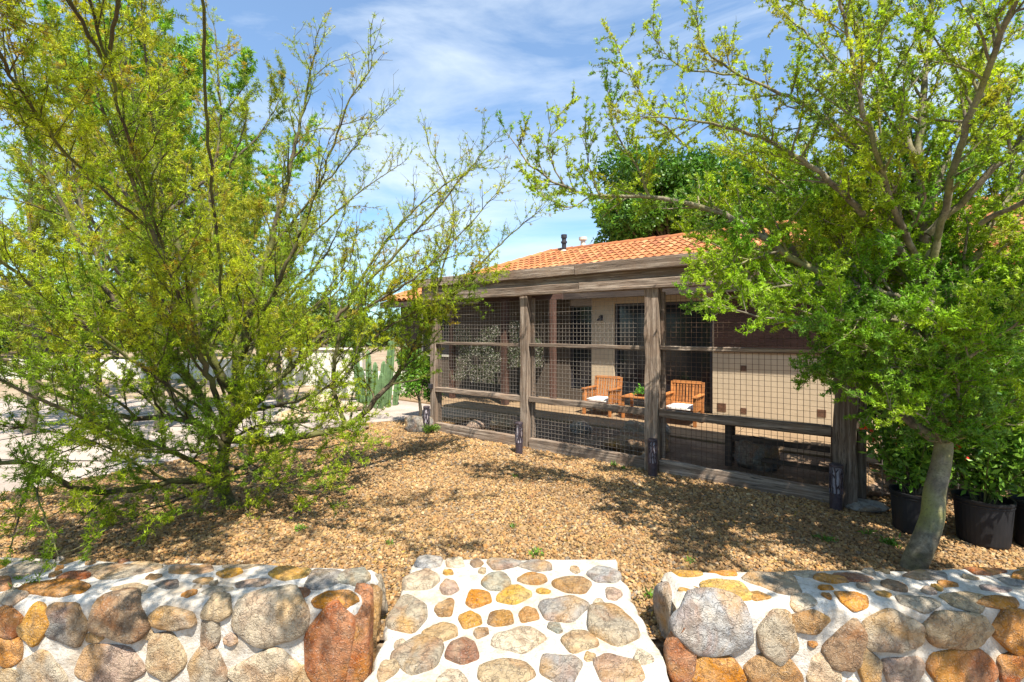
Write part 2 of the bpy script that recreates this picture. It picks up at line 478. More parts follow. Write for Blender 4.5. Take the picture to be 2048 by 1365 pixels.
strip('driveway', [(-60, 3.0, -.022), (-6.3, 3.0, -.022), (-4.6, 4.3, -.022), (-3.4, 6.3, -.022), (-2.7, 7.7, -.022), (-1.5, 8.4, -.022), (-1.7, 10.4, -.022), (-60, 12, -.022)], M['concrete'])
dj = tag(empty('driveway_joints', (-6, 6, 0)), kind='structure')
for (x0, y0, x1, y1) in ((-3.9, 5.5, -30, 6.6), (-2.9, 7.4, -30, 9.0), (-8.0, 3.1, -6.6, 10.6), (-12.5, 3.1, -11.0, 11)):
    p, q = Vector((x0, y0, 0)), Vector((x1, y1, 0)); w = (q - p).normalized().cross(Vector((0, 0, 1))) * .016
    o = put('joint', py_mesh('joint', [p - w + Vector((0, 0, -.017)), p + w + Vector((0, 0, -.017)), q + w + Vector((0, 0, -.017)), q - w + Vector((0, 0, -.017))], [[0, 1, 2, 3]]), M['soil'], dj)
strip('courtyard_gravel', [(-40, 12.2, -.020), (-1.7, 10.45, -.020), (0, 15.5, -.020), (-8, 24, -.020), (-40, 40, -.020)], M['dirt'])
pp = [P(-0.05, 0.08), P(5.6, 0.08), P(5.6, 1.75), P(-0.05, 1.75)]
strip('pen_ground', [(p.x, p.y, -.012) for p in pp], M['pen_soil'])
# patio slabs behind the pen's soil, each slab a piece
pat = tag(empty('patio', P(0, 1.8, 0)), kind='structure')
slab_me = MB().box(-0.745, 0.745, -0.545, 0.545, -0.06, 0.0).mesh('patio_slab', 0.006)
for i in range(-2, 8):
    for j in range(2):
        p = P(0.1 + i * 1.5, 2.32 + j * 1.1, 0.012 + 0.002 * ((i + j) % 2))
        o = put('slab', slab_me, M['patio'], pat, loc=p - pat.location, rot=(0, 0, ANG))

# ------------------------------------------------------------------ gravel pieces (stuff)
def rock_mesh(name, seed, sub=1, amp=0.28, flat=0.62):
    bm = bmesh.new(); bmesh.ops.create_icosphere(bm, subdivisions=sub, radius=0.5)
    for v in bm.verts:
        n = mnoise.noise(v.co * 2.2 + Vector((seed * 3.3, seed * 1.7, seed)))
        v.co *= 1 + amp * n * 2
        v.co.z *= flat
    me = bpy.data.meshes.new(name); bm.to_mesh(me); bm.free()
    return me
def gravel_field():
    pts = []; scl = []
    r = random.Random(5)
    y = 2.32
    bands = [(2.32, 3.6, 0.024, 0.0172), (3.6, 5.2, 0.026, 0.0202), (5.2, 8.2, 0.035, 0.029)]
    for y0, y1, size, step in bands:
        y = y0
        while y < y1:
            xmin = -1.18 * y - 0.2; xmax = 1.18 * y + 0.3
            x = xmin
            while x < xmax:
                px = x + r.uniform(-.5, .5) * step; py = y + r.uniform(-.5, .5) * step
                if r.random() < .86 and in_bed(px, py) and not (-0.66 < px < 0.70 and py < 3.03):
                    s = size * r.uniform(0.5, 1.4) * (1.6 if r.random() < 0.02 else 1)
                    pts.append((px, py, gz_at(px, py) - 0.002 + r.uniform(-.003, .006))); scl.append(s)
                x += step
            y += step
    n = len(pts)
    me = bpy.data.meshes.new('gravel')
    me.vertices.add(n); me.vertices.foreach_set('co', np.array(pts, dtype=np.float32).ravel())
    a = me.attributes.new('scl', 'FLOAT', 'POINT'); a.data.foreach_set('value', np.array(scl, dtype=np.float32))
    a = me.attributes.new('rot', 'FLOAT_VECTOR', 'POINT')
    rt = rng.uniform(-1, 1, (n, 3)) * np.array([0.6, 0.6, PI]); a.data.foreach_set('vector', rt.astype(np.float32).ravel())
    a = me.attributes.new('pick', 'INT', 'POINT'); a.data.foreach_set('value', rng.integers(0, 8, n).astype(np.int32))
    o = put('gravel', me, M['gravel_piece'])
    tag(o, 'tan and brown gravel spread over the whole yard in front of the pen', 'gravel', kind='stuff')
    ng = bpy.data.node_groups.new('gravel_scatter', 'GeometryNodeTree')
    ng.interface.new_socket('Geometry', in_out='INPUT', socket_type='NodeSocketGeometry')
    ng.interface.new_socket('Geometry', in_out='OUTPUT', socket_type='NodeSocketGeometry')
    gi = ng.nodes.new('NodeGroupInput'); go = ng.nodes.new('NodeGroupOutput')
    jn = ng.nodes.new('GeometryNodeGeometryToInstance')
    for k in range(8):
        rm = rock_mesh('gravel_stone', k + 1); rm.materials.append(M['gravel_piece'])
        ro = bpy.data.objects.new('gravel_stone', rm)
        oi = ng.nodes.new('GeometryNodeObjectInfo'); oi.inputs['Object'].default_value = ro
        ng.links.new(oi.outputs['Geometry'], jn.inputs[0])
    ip = ng.nodes.new('GeometryNodeInstanceOnPoints')
    ip.inputs['Pick Instance'].default_value = True
    def attr(nm, typ):
        a = ng.nodes.new('GeometryNodeInputNamedAttribute'); a.data_type = typ; a.inputs['Name'].default_value = nm
        return a.outputs[0]
    e2r = ng.nodes.new('FunctionNodeEulerToRotation')
    ng.links.new(attr('rot', 'FLOAT_VECTOR'), e2r.inputs[0])
    ng.links.new(gi.outputs[0], ip.inputs['Points']); ng.links.new(jn.outputs[0], ip.inputs['Instance'])
    ng.links.new(attr('pick', 'INT'), ip.inputs['Instance Index'])
    ng.links.new(e2r.outputs[0], ip.inputs['Rotation']); ng.links.new(attr('scl', 'FLOAT'), ip.inputs['Scale'])
    ng.links.new(ip.outputs[0], go.inputs[0])
    md = o.modifiers.new('scatter', 'NODES'); md.node_group = ng
    print('gravel points', n)
gravel_field()

# ------------------------------------------------------------------ stones set in mortar
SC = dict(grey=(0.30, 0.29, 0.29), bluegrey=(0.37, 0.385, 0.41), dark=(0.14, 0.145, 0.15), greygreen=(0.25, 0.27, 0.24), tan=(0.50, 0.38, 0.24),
          pale=(0.62, 0.53, 0.41), cream=(0.74, 0.62, 0.46), ochre=(0.62, 0.33, 0.07), yellow=(0.72, 0.47, 0.12), orange=(0.62, 0.24, 0.03),
          rust=(0.40, 0.10, 0.025), brown=(0.26, 0.15, 0.085), ochrebrown=(0.42, 0.23, 0.09), redbrown=(0.24, 0.095, 0.06), pink=(0.50, 0.36, 0.29), greytan=(0.40, 0.35, 0.28))
def outline(r, n=None, irr=0.36):
    """a rounded irregular polygon of about unit radius, as 32 points"""
    n = n or r.choice((5, 5, 6, 6, 7))
    a0 = r.uniform(0, 2 * PI)
    pts = []
    for i in range(n):
        t = a0 + 2 * PI * (i + r.uniform(-irr, irr)) / n
        q = 1.18 * r.uniform(0.88, 1.12)
        pts.append(Vector((math.cos(t) * q, math.sin(t) * q)))
    for _ in range(2):
        o = []
        for i in range(len(pts)):
            p, q = pts[i], pts[(i + 1) % len(pts)]
            o += [p * 0.88 + q * 0.12, p * 0.12 + q * 0.88]
        pts = o
    for ax in (0, 1):      # fill the unit square so a stone keeps the size asked for
        lo = min(p[ax] for p in pts); hi = max(p[ax] for p in pts)
        for p in pts: p[ax] = -1 + 2 * (p[ax] - lo) / (hi - lo)
    # resample by angle
    out = []
    m = 32
    per = [0.0]
    for i in range(len(pts)): per.append(per[-1] + (pts[(i + 1) % len(pts)] - pts[i]).length)
    j = 0
    for k in range(m):
        s = per[-1] * k / m
        while per[j + 1] < s: j += 1
        f = (s - per[j]) / max(1e-9, per[j + 1] - per[j])
        out.append(pts[j].lerp(pts[(j + 1) % len(pts)], f))
    return out
def stone_patch(fn, cx, cy, hx, hy, h, r, rot=0.0, sink=0.03, flat=0.5):
    """a stone whose outline lies in the surface's own coordinates; fn(x, y) -> (point, normal)"""
    ol = outline(r)
    rings = [(1.0, -sink), (1.0, 0.15 * h), (0.965, 0.65 * h), (0.89, 0.93 * h), (0.66, 1.0 * h), (0.34, 1.02 * h)]
    V = []; sd = r.uniform(0, 99)
    cr_, sr_ = math.cos(rot), math.sin(rot)
    tilt = Vector((r.uniform(-1, 1), r.uniform(-1, 1))) * 0.25 * h
    def pt(u, v, hh, amp):
        x = u * hx; y = v * hy
        x, y = x * cr_ - y * sr_, x * sr_ + y * cr_
        p, nn = fn(cx + x, cy + y)
        q = mnoise.noise(Vector((u * 1.7 + sd, v * 1.7, sd))) * 0.55 + mnoise.noise(Vector((u * 4.5 + sd, v * 4.5, sd))) * 0.22
        return p + nn * (hh + amp * q * h + (tilt.x * u + tilt.y * v) * (amp > 0))
    for s, hh in rings:
        for o in ol:
            V.append(pt(o.x * s, o.y * s, hh, 0.0 if hh < 0 else flat))
    V.append(pt(0, 0, 1.05 * h, flat))
    n = 32; Fc = []
    for k in range(len(rings) - 1):
        for i in range(n):
            j = (i + 1) % n
            Fc.append([k*n+i, k*n+j, (k+1)*n+j, (k+1)*n+i])
    c = len(V) - 1; k = len(rings) - 1
    for i in range(n): Fc.append([k*n+i, k*n+(i+1) % n, c])
    return V, Fc
def add_stone(parent, V, Fc, color, r):
    c = sum(V, Vector()) / len(V)
    me = py_mesh('stone', [v - c for v in V], Fc, True)
    k = r.uniform(0.88, 1.12)
    col = tuple(min(0.8, x * k) for x in SC[color])
    o = put('stone', me, M['stone'], parent, loc=c - parent.location, color=col)
    return o

# the flat landing between the two walls
LZ = 0.035
land = tag(empty('stone_landing', (0, 2.4, 0)), kind='structure')
def land_h(x, y): return LZ + 0.006 * mnoise.noise(Vector((x * 3, y * 3, 1))) + 0.004 * mnoise.noise(Vector((x * 11, y * 11, 1)))
nx, ny = 90, 100
V = []; Fq = []
for j in range(ny + 1):
    for i in range(nx + 1):
        y = 1.72 + (3.06 - 1.72) * j / ny
        xl = -0.65 + 0.05 * mnoise.noise(Vector((y * 3, 0, 5))) + 0.035 * mnoise.noise(Vector((y * 9, 0, 5))); xr = 0.69 + 0.05 * mnoise.noise(Vector((y * 3, 7, 5))) + 0.035 * mnoise.noise(Vector((y * 9, 7, 5)))
        x = xl + (xr - xl) * i / nx
        yy = y + ((0.05 * mnoise.noise(Vector((x * 4, 2, 8))) + 0.04 * mnoise.noise(Vector((x * 11, 2, 8)))) if j == ny else 0)
        z = land_h(x, yy)
        if i in (0, nx) or j in (0, ny): z -= 0.03
        V.append((x, yy, z))
for j in range(ny):
    for i in range(nx):
        a = j * (nx + 1) + i; Fq.append([a, a+1, a+nx+2, a+nx+1])
b = len(V)
per = [i for i in range(nx + 1)] + [j*(nx+1)+nx for j in range(1, ny + 1)] + [ny*(nx+1)+i for i in range(nx-1, -1, -1)] + [j*(nx+1) for j in range(ny-1, 0, -1)]
for k in per: V.append((V[k][0], V[k][1], -0.5))
for k in range(len(per)):
    k2 = (k + 1) % len(per); Fq.append([per[k2], per[k], b + k, b + k2])
put('mortar', py_mesh('mortar', V, Fq, True), M['mortar'], land)
LS = [(857,1127,27,12,'bluegrey'),(910,1128,19,9,'pale'),(954,1129,14,8,'dark'),(1010,1131,36,11,'grey'),(1070,1133,34,10,'grey'),(1207,1151,34,17,'bluegrey'),(897,1146,11,5,'ochre'),(964,1144,8,5,'tan'),
 (844,1163,36,20,'pale'),(899,1177,20,15,'pink'),(992,1168,30,16,'greygreen'),(1064,1160,30,11,'ochrebrown'),(1145,1173,40,17,'ochrebrown'),(1087,1184,15,5,'yellow'),
 (958,1201,26,17,'orange'),(1028,1194,36,16,'yellow'),(888,1218,19,17,'ochrebrown'),(1228,1190,17,12,'pink'),(1198,1210,12,9,'pale'),(1131,1222,52,23,'grey'),(940,1244,24,15,'ochre'),
 (1002,1239,26,15,'brown'),(1057,1232,20,14,'ochrebrown'),(815,1232,40,34,'greytan'),(880,1267,37,18,'tan'),(962,1270,16,9,'brown'),(1110,1260,15,10,'greygreen'),(1223,1252,50,40,'greytan'),
 (1038,1284,55,25,'pale'),(1160,1288,38,21,'tan'),(926,1305,34,25,'redbrown'),(833,1312,52,38,'greytan'),(1013,1352,58,28,'tan'),(1125,1345,45,31,'grey'),(1238,1345,49,31,'pink'),(1287,1318,20,13,'pale'),
 (777,1342,20,26,'tan'),(905,1362,32,18,'pale'),(850,1400,60,26,'tan'),(975,1420,50,24,'greytan'),(1080,1420,40,24,'ochre'),(1180,1425,44,24,'pale'),(1290,1410,40,26,'greytan'),(800,1290,12,9,'pale'),(1180,1318,12,8,'tan'),(1150,1142,10,6,'pale')]
r = random.Random(3)
for (px, py, hw, hh, c) in LS:
    p = G(px, py, LZ)
    sx = hw / F * p.y
    y0 = G(px, py - hh, LZ).y; y1 = G(px, py + hh, LZ).y
    sy = (y0 - y1) / 2; yc = (y0 + y1) / 2
    hgt = 0.014 + 0.17 * min(sx, sy) * r.uniform(0.6, 1.2)
    if c == 'redbrown': hgt = 0.03
    fn = lambda x, y: (Vector((x, y, land_h(x, y) - 0.002)), Vector((0, 0, 1)))
    V, Fc = stone_patch(fn, p.x, yc, sx * 1.03, sy * 1.03, hgt, r, r.uniform(-.15, .15), flat=0.45)
    add_stone(land, V, Fc, c, r)

# the two low walls: surface = top, rounded front edge, front face; t runs from the back edge forward and down
def make_wall(name, side, label):
    """side -1: left of the landing, +1: right of it"""
    xe = -0.70 if side < 0 else 0.775
    x1 = -4.6 if side < 0 else 4.8
    root = empty(name, ((xe + x1) / 2, 2.35, -0.45)); tag(root, label, 'wall', 'low stone walls either side of the landing')
    R = 0.06
    def prof(x):
        k = abs(x - xe)
        if side < 0: yb = 2.47 + 0.07 * min(k, 4); yf = 2.14 + 0.02 * k; zt = 0.285 - 0.004 * k
        else: yb = 2.44 + 0.02 * k; yf = 2.12 - 0.004 * k; zt = 0.285
        zt += 0.012 * mnoise.noise(Vector((x * 2.0, 4, side)))
        yf += 0.018 * mnoise.noise(Vector((x * 2.4, 8, side)))
        return yb, yf, zt
    def surf(x, t):
        yb, yf, zt = prof(x)
        top = yb - yf - R
        if t <= top:
            fall = 0.0
            return Vector((x, yb - t, zt - 0.03 * max(0, 1 - max(t, 0) / 0.05) ** 2 - (0.5 if t < -0.02 else 0) * 0)), Vector((0, 0, 1))
        a = (t - top) / R
        if a < PI / 2:
            return Vector((x, yf + R - R * math.sin(a), zt - R + R * math.cos(a))), Vector((0, -math.sin(a), math.cos(a)))
        dz = (a - PI / 2) * R
        return Vector((x, yf - 0.03 * dz, zt - R - dz)), Vector((0, -1, 0.03))
    def inv(px, py):
        k = (px - 1024) / F
        best = None
        d = (H - 0.285) * F / (py - HY)
        x = k * d
        yb, yf, zt = prof(x)
        if d > yf + R * 0.6: return x, yb - d
        d = yf; x = k * d; yb, yf, zt = prof(x)
        z = H - (py - HY) / F * yf
        return x, (yb - yf - R) + R * PI / 2 + max(-0.03, zt - R - z)
    # mortar body
    nx_ = 150; ts = [i * 0.0085 for i in range(125)]
    V = []; Fq = []
    for i in range(nx_ + 1):
        x = xe + (x1 - xe) * i / nx_
        xq = x
        for t in ts:
            p, nn = surf(x, t)
            bulge = 0.010 * mnoise.noise(p * 5.5 + Vector((3, 1, 7))) + 0.008 * mnoise.noise(p * 15)
            edge = 0.05 * max(0, 1 - abs(x - xe) / 0.05) ** 2
            V.append(p + nn * (bulge - edge) + Vector((0.02 * mnoise.noise(p * 7) if i == 0 else 0, 0, 0)))
    m = len(ts)
    for i in range(nx_):
        for j in range(m - 1):
            q = [i*m+j, i*m+j+1, (i+1)*m+j+1, (i+1)*m+j]
            Fq.append(q if side > 0 else q[::-1])
    # back, underside and ends close the body
    b = len(V)
    for i in range(nx_ + 1):
        v = V[i * m]; V.append(Vector((v.x, v.y + 0.01, -0.5)))
    for i in range(nx_): 
        q = [i*m, (i+1)*m, b+i+1, b+i]; Fq.append(q if side > 0 else q[::-1])
    for i in (0, nx_):
        Fq.append([i*m+j for j in range(m)] + [b + i])
    put('mortar', py_mesh('mortar', V, Fq, True), M['mortar'], root)
    return root, surf, inv, xe
LW = [(110,1174,62,14,'orange',.02),(150,1152,28,10,'rust',.015),(232,1143,60,14,'greytan',.015),(292,1130,30,8,'tan',.01),(382,1137,42,10,'pink',.012),(458,1146,22,7,'ochre',.015),(491,1130,40,7,'tan',.01),
 (578,1150,36,12,'yellow',.02),(648,1160,34,17,'grey',.02),(706,1156,30,16,'greygreen',.02),(262,1174,32,8,'tan',.012),(335,1166,26,8,'dark',.01),(435,1182,27,9,'greytan',.012),(405,1160,16,6,'tan',.01),(505,1168,30,8,'pink',.01),
 (40,1140,36,12,'pale',.012),(30,1185,26,10,'pale',.012),(542,1236,68,50,'pale',.05),(242,1226,54,44,'brown',.05),(345,1225,42,30,'greytan',.04),(70,1243,30,40,'ochre',.03),(133,1246,38,40,'dark',.025),(15,1243,30,27,'rust',.03),
 (13,1300,27,28,'orange',.03),(434,1215,26,24,'tan',.03),(422,1266,17,32,'greytan',.02),(463,1277,13,11,'pink',.02),(335,1312,36,42,'tan',.03),(219,1332,62,38,'pink',.025),(86,1336,46,36,'greytan',.025),
 (418,1335,34,40,'greytan',.03),(531,1338,66,40,'cream',.03),(660,1295,46,90,'rust',.035),(665,1203,42,16,'orange',.02),(598,1185,20,9,'rust',.01),(190,1275,16,10,'pale',.01),(290,1268,18,10,'tan',.01),(24,1350,26,18,'tan',.02),
 (600,1365,22,34,'tan',.02),(280,1385,30,20,'greytan',.02),(150,1400,44,22,'ochre',.03)]
RW = [(1381,1184,21,6,'ochre',.01),(1374,1146,26,9,'ochre',.015),(1445,1143,24,9,'orange',.02),(1451,1181,42,18,'yellow',.02),(1410,1199,15,5,'pink',.01),(1424,1250,70,54,'bluegrey',.055),(1516,1190,20,7,'ochre',.01),
 (1546,1165,48,20,'greytan',.015),(1659,1160,27,9,'orange',.02),(1711,1160,32,8,'redbrown',.015),(1704,1196,26,8,'orange',.015),(1767,1190,14,5,'ochre',.01),(1786,1173,20,9,'brown',.02),(1895,1169,18,6,'orange',.015),
 (1974,1143,34,9,'rust',.02),(1617,1238,36,26,'ochrebrown',.03),(1553,1272,36,48,'greytan',.035),(1685,1287,38,44,'brown',.04),(1779,1258,50,36,'greytan',.04),(1915,1250,62,42,'tan',.045),(2032,1262,42,46,'orange',.04),
 (1545,1345,52,40,'ochrebrown',.035),(1432,1340,52,34,'orange',.035),(1800,1342,36,27,'pink',.03),(1917,1338,62,38,'rust',.035),(1734,1335,22,46,'tan',.03),(2030,1335,28,30,'rust',.03),(2006,1206,40,11,'orange',.02),
 (1930,1196,40,10,'tan',.012),(1840,1205,36,10,'greytan',.012),(1600,1196,24,7,'pale',.01),(1645,1345,30,36,'cream',.02),(1360,1310,26,62,'rust',.03),(1850,1150,40,10,'grey',.012),(1606,1148,26,8,'pale',.01),(2040,1165,30,9,'grey',.01),(1990,1178,26,7,'bluegrey',.01)]
for side, lst, nm_l in ((-1, LW, 'low wall of rust and tan fieldstones in white mortar, left of the landing'), (1, RW, 'low fieldstone wall with a big blue grey corner stone, right of the landing')):
    root, surf, inv, xe = make_wall('stone_wall', side, nm_l)
    r = random.Random(21 + side)
    items = []
    for (px, py, hw, hh, c, h) in lst:
        x, t = inv(px, py); x0, t0 = inv(px, py - hh); x2, t2 = inv(px, py + hh)
        dep = surf(x, t)[0].y
        items.append((x, (t0 + t2) / 2, hw / F * dep * 1.13, max(0.018, (t2 - t0) / 2 * 1.13), c, h))
    # the wall goes on beyond the photograph's edge
    keys = ['tan', 'rust', 'greytan', 'ochre', 'pale', 'brown', 'grey', 'orange']
    xx = 2.45 if side < 0 else 2.55
    while xx < 4.4:
        w = r.uniform(0.08, 0.13); xx += w
        tt = 0.09
        while tt < 1.0:
            hh = r.uniform(0.07, 0.12)
            items.append((side * xx + r.uniform(-.02, .02), tt + hh * 0.5, w * 0.85, hh * 0.6, r.choice(keys), 0.03)); tt += hh * 1.55
        xx += w + 0.02
    tt0 = 0.78
    xx = 0.9
    while xx < 2.4:      # low rows under the frame
        w = r.uniform(0.07, 0.12); xx += w
        items.append((side * xx, 0.86 + r.uniform(-.02, .02), w * .9, 0.075, r.choice(keys), 0.03)); items.append((side * xx, 1.0, w * .9, 0.05, r.choice(keys), 0.03))
        xx += w + .01
    # small stones fill the gaps left between the big ones
    for _ in range(900):
        x = r.uniform(.05, 2.6) * side + xe; t = r.uniform(.03, .78); q = r.uniform(.018, .065); e = q * r.uniform(.55, 1.0)
        if all(((x - i[0]) / (i[2] + q * .95)) ** 2 + ((t - i[1]) / (i[3] + e * .95)) ** 2 > 1.35 for i in items):
            items.append((x, t, q, e, r.choice(keys + ['orange', 'pink', 'tan', 'ochrebrown']), .015 + q * .12))
    for (x, t, sx, st, c, h) in items:
        V, Fc = stone_patch(surf, x, t, sx * 1.05, st * 1.05, h * .72, r, r.uniform(-.12, .12), flat=.75)
        if side > 0: pass
        add_stone(root, V, [f[::-1] for f in Fc], c, r)
    # stones of the end face
    nrm = Vector((-side, 0, 0))
    ends = [(2.20, 0.06, 0.085, 0.26, 'rust' if side < 0 else 'rust'), (2.355, 0.03, 0.075, 0.24, 'ochrebrown' if side < 0 else 'ochre'), (2.44, 0.15, 0.04, 0.12, 'greytan'), (2.27, -0.25, 0.13, 0.1, 'tan')]
    if side > 0: ends = [(2.30, 0.13, 0.13, 0.14, 'grey'), (2.40, -0.06, 0.07, 0.12, 'tan'), (2.2, -0.12, 0.09, 0.12, 'rust'), (2.27, -0.33, 0.13, 0.09, 'tan')]
    for (yc, zc, hy, hz, c) in ends:
        fn = lambda u, v: (Vector((xe + side * 0.03, u, v)), nrm)
        V, Fc = stone_patch(fn, yc, zc, hy, hz, 0.055, r, r.uniform(-.1, .1), flat=0.7)
        add_stone(root, V, Fc if side < 0 else [f[::-1] for f in Fc], c, r)

# ------------------------------------------------------------------ boards
def board(name, p, q, w, h, mt, parent, r, up=Vector((0, 0, 1)), jit=0.004, seg=0.25, bev=0.006, label=None):
    """a timber from p to q; w across (horizontal), h along up"""
    p = Vector(p); q = Vector(q); d = q - p; Lg = d.length; x = d.normalized()
    if abs(x.dot(up)) > 0.9: up = N
    y = up.cross(x).normalized(); z = x.cross(y)
    n = max(1, int(Lg / seg))
    V = []; Fc = []
    prof = []
    for (sy, sz) in ((-1, -1), (1, -1), (1, 1), (-1, 1)):
        yy, zz = sy * w / 2, sz * h / 2
        c1 = (yy - sy * bev, zz) ; c2 = (yy, zz - sz * bev)
        prof += [c2, c1] if sy * sz > 0 else [c1, c2]
    prof = [prof[i] for i in range(8)]
    prof.sort(key=lambda t: math.atan2(t[1] / h, t[0] / w))
    for i in range(n + 1):
        X = -Lg / 2 + Lg * i / n
        oy, oz = r.uniform(-jit, jit), r.uniform(-jit, jit)
        for (yy, zz) in prof:
            V.append((X, yy + oy + r.uniform(-jit, jit) * 0.6, zz + oz + r.uniform(-jit, jit) * 0.6))
    for i in range(n):
        for k in range(8):
            j = (k + 1) % 8
            Fc.append([i*8+k, (i+1)*8+k, (i+1)*8+j, i*8+j])
    Fc.append([k for k in range(8)]); Fc.append([n*8+k for k in range(7, -1, -1)])
    me = py_mesh(name, V, Fc)
    R = Matrix((x, y, z)).transposed()
    o = put(name, me, mt, parent, loc=(p + q) / 2 - parent.location, rot=R.to_euler())
    if label: o['label'] = label
    return o

# ------------------------------------------------------------------ the wire pen
r = random.Random(12)
pen = tag(empty('wire_pen', P(2.6, 0, 0)), 'grey weathered timber pen with square wire mesh in three bays', 'pen')
PX = [0.0, 1.73, 3.46, 5.19]
board('post', P(PX[0], 0, -.05), P(PX[0], 0, 2.02), .11, .10, M['wood'], pen, r)
board('post', P(PX[1], 0, -.05), P(PX[1], 0, 2.02), .12, .12, M['wood'], pen, r, jit=.006)
board('post', P(PX[2], 0, -.05), P(PX[2], 0, 2.02), .15, .15, M['wood'], pen, r, jit=.012)
board('post', P(PX[3], 0, -.05), P(PX[3], 0, 2.02), .17, .19, M['wood'], pen, r, jit=.012)
board('back_post', P(5.3, .14, -.05), P(5.3, .14, 2.6), .09, .09, M['wood'], pen, r)
for i in range(3):
    a0, a1 = PX[i] + .065, PX[i + 1] - (.065, .08, .10)[i]
    if i: a0 += .015
    board('rail', P(a0, -.015, 1.36), P(a1, -.015, 1.36), .05, .045, M['wood'], pen, r)
    board('rail', P(a0, -.02, .645), P(a1, -.02, .645), .07, .085 if i == 2 else .07, M['wood'], pen, r, jit=.006)
    board('sill_board', P(a0, -.02, .06), P(a1, -.02, .06), .07, .14, M['wood'], pen, r, jit=.005)
    board('upright', P(a0 + .02, .03, .14), P(a0 + .02, .03, 1.98), .04, .045, M['wood'], pen, r)
    # mesh
    cell = 0.052
    rr = random.Random(40 + i)
    mb = MB(); nv = int((a1 - a0) / cell)
    ph = [rr.uniform(-.004, .004) for _ in range(nv + 1)]
    for k in range(nv + 1):
        aa = a0 + (a1 - a0) * k / nv
        mb.bar(P(aa + ph[k], .012, .12), P(aa + rr.uniform(-.006, .006), .012, 1.95), .0021, 4, cap=False)
    nh = int(1.83 / cell)
    for k in range(nh + 1):
        z = .12 + 1.83 * k / nh
        pts = [P(a0 + (a1 - a0) * j / 4, .008, z + rr.uniform(-.005, .005)) for j in range(5)]
        for j in range(4): mb.bar(pts[j], pts[j + 1], .0021, 4, cap=False)
    put('wire_mesh', mb.mesh('wire_mesh'), M['rust_wire'] if i == 2 else M['wire'], pen)
# headers
board('header_beam', P(-.25, -.01, 2.078), P(2.55, -.01, 2.078), .12, .115, M['wood'], pen, r, jit=.004)
board('header_beam', P(2.56, -.01, 2.078), P(5.55, -.01, 2.078), .12, .115, M['wood'], pen, r, jit=.004)
board('header_lip', P(-.1, -.095, 2.035), P(5.4, -.095, 2.035), .03, .04, M['wood'], pen, r, jit=.002)
board('upper_beam', P(-.3, .03, 2.215), P(5.6, .03, 2.215), .07, .155, M['wood'], pen, r, jit=.003, label='dark recessed beam between the two pale headers')
board('fascia_board', P(-.45, -.055, 2.302), P(2.5, -.055, 2.302), .045, .13, M['wood'], pen, r, jit=.003)
board('fascia_board', P(2.51, -.055, 2.302), P(5.6, -.055, 2.302), .045, .13, M['wood'], pen, r, jit=.003)
for k in range(9):  # plank roof added to shade the pen's ground and interior
    board('shade_plank', P(-.45, .065 + .19 * k, 2.322 + .004 * (k % 2)), P(5.6, .065 + .19 * k, 2.322 + .004 * (k % 2)), .185, .022, M['wood'], pen, r, jit=.001)
for k in range(5): board('shade_rafter', P(.05 + 1.32 * k, .10, 2.255), P(.05 + 1.32 * k, 1.72, 2.255), .045, .10, M['dark_wood'], pen, r, jit=.002)  # rafters under the added plank roof
put('clamp', MB().box(-.03, .03, -.07, .07, -.035, .035).mesh('clamp', .004), M['black'], pen, loc=P(-.02, -.03, .69) - pen.location, rot=(0, 0, ANG))
# side of the pen going back from the big right post
for z in (.06, .66, 1.36, 2.085): board('side_rail', P(5.22, .12, z), P(5.22, 1.7, z), .05, .08, M['wood'], pen, r)
board('post', P(5.22, 1.75, -.05), P(5.22, 1.75, 2.1), .09, .09, M['wood'], pen, r)

# low wire fence to the right of the pen
wf = tag(empty('wire_fence', P(5.9, .3, 0)), 'low galvanised wire fence running on right of the pen corner post', 'fence')
mb = MB()
for k in range(12): mb.bar(P(5.36 + .1 * k, .3, .05), P(5.36 + .1 * k, .3, .78), .0022, 4)
for k in range(9): mb.bar(P(5.33, .3, .08 + k * .085), P(6.5, .3, .08 + k * .085), .0022, 4)
put('wire_mesh', mb.mesh('wire_mesh'), M['wire'], wf)
put('stake', MB().bar(P(6.5, .3, -.05), P(6.5, .3, .85), .012, 6).mesh('stake'), M['black'], wf)

# ------------------------------------------------------------------ bollard lights
def bollard(loc, label, seed):
    root = tag(empty('bollard_light', loc), label, 'garden light', 'perforated bollard lights along the pen')
    mb = MB(); mb.lathe([(0, 0), (.047, 0), (.047, .15), (.044, .152), (.0, .152)], 20)
    put('base', mb.mesh('base', smooth=False), M['bronze'], root, loc=(0, 0, 0))
    mb = MB(); mb.lathe([(.034, .15), (.034, .385)], 16)
    put('diffuser', mb.mesh('diffuser', smooth=True), M['frost'], root, loc=(0, 0, 0))
    rr = random.Random(seed); mb = MB()
    for k in range(9):     # branching cut-out pattern round the tube
        t = 2 * PI * k / 9; z = .15
        while z < .38:
            t2 = t + rr.uniform(-.28, .28); z2 = min(.385, z + rr.uniform(.03, .06))
            p = Vector((.046 * math.cos(t), .046 * math.sin(t), z)); q = Vector((.046 * math.cos(t2), .046 * math.sin(t2), z2))
            mb.bar(p, q, .0075, 5, .0055)
            if rr.random() < .6:
                t3 = t2 + rr.choice((-1, 1)) * .45; mb.bar(q, Vector((.046 * math.cos(t3), .046 * math.sin(t3), min(.385, z2 + .035))), .0045, 4)
            t, z = t2, z2
    put('pierced_shade', mb.mesh('pierced_shade'), M['bronze'], root, loc=(0, 0, 0))
    mb = MB(); mb.lathe([(.048, .378), (.052, .38), (.052, .398), (.045, .404), (0, .406)], 20)
    put('cap', mb.mesh('cap', smooth=False), M['bronze'], root, loc=(0, 0, 0))
    return root
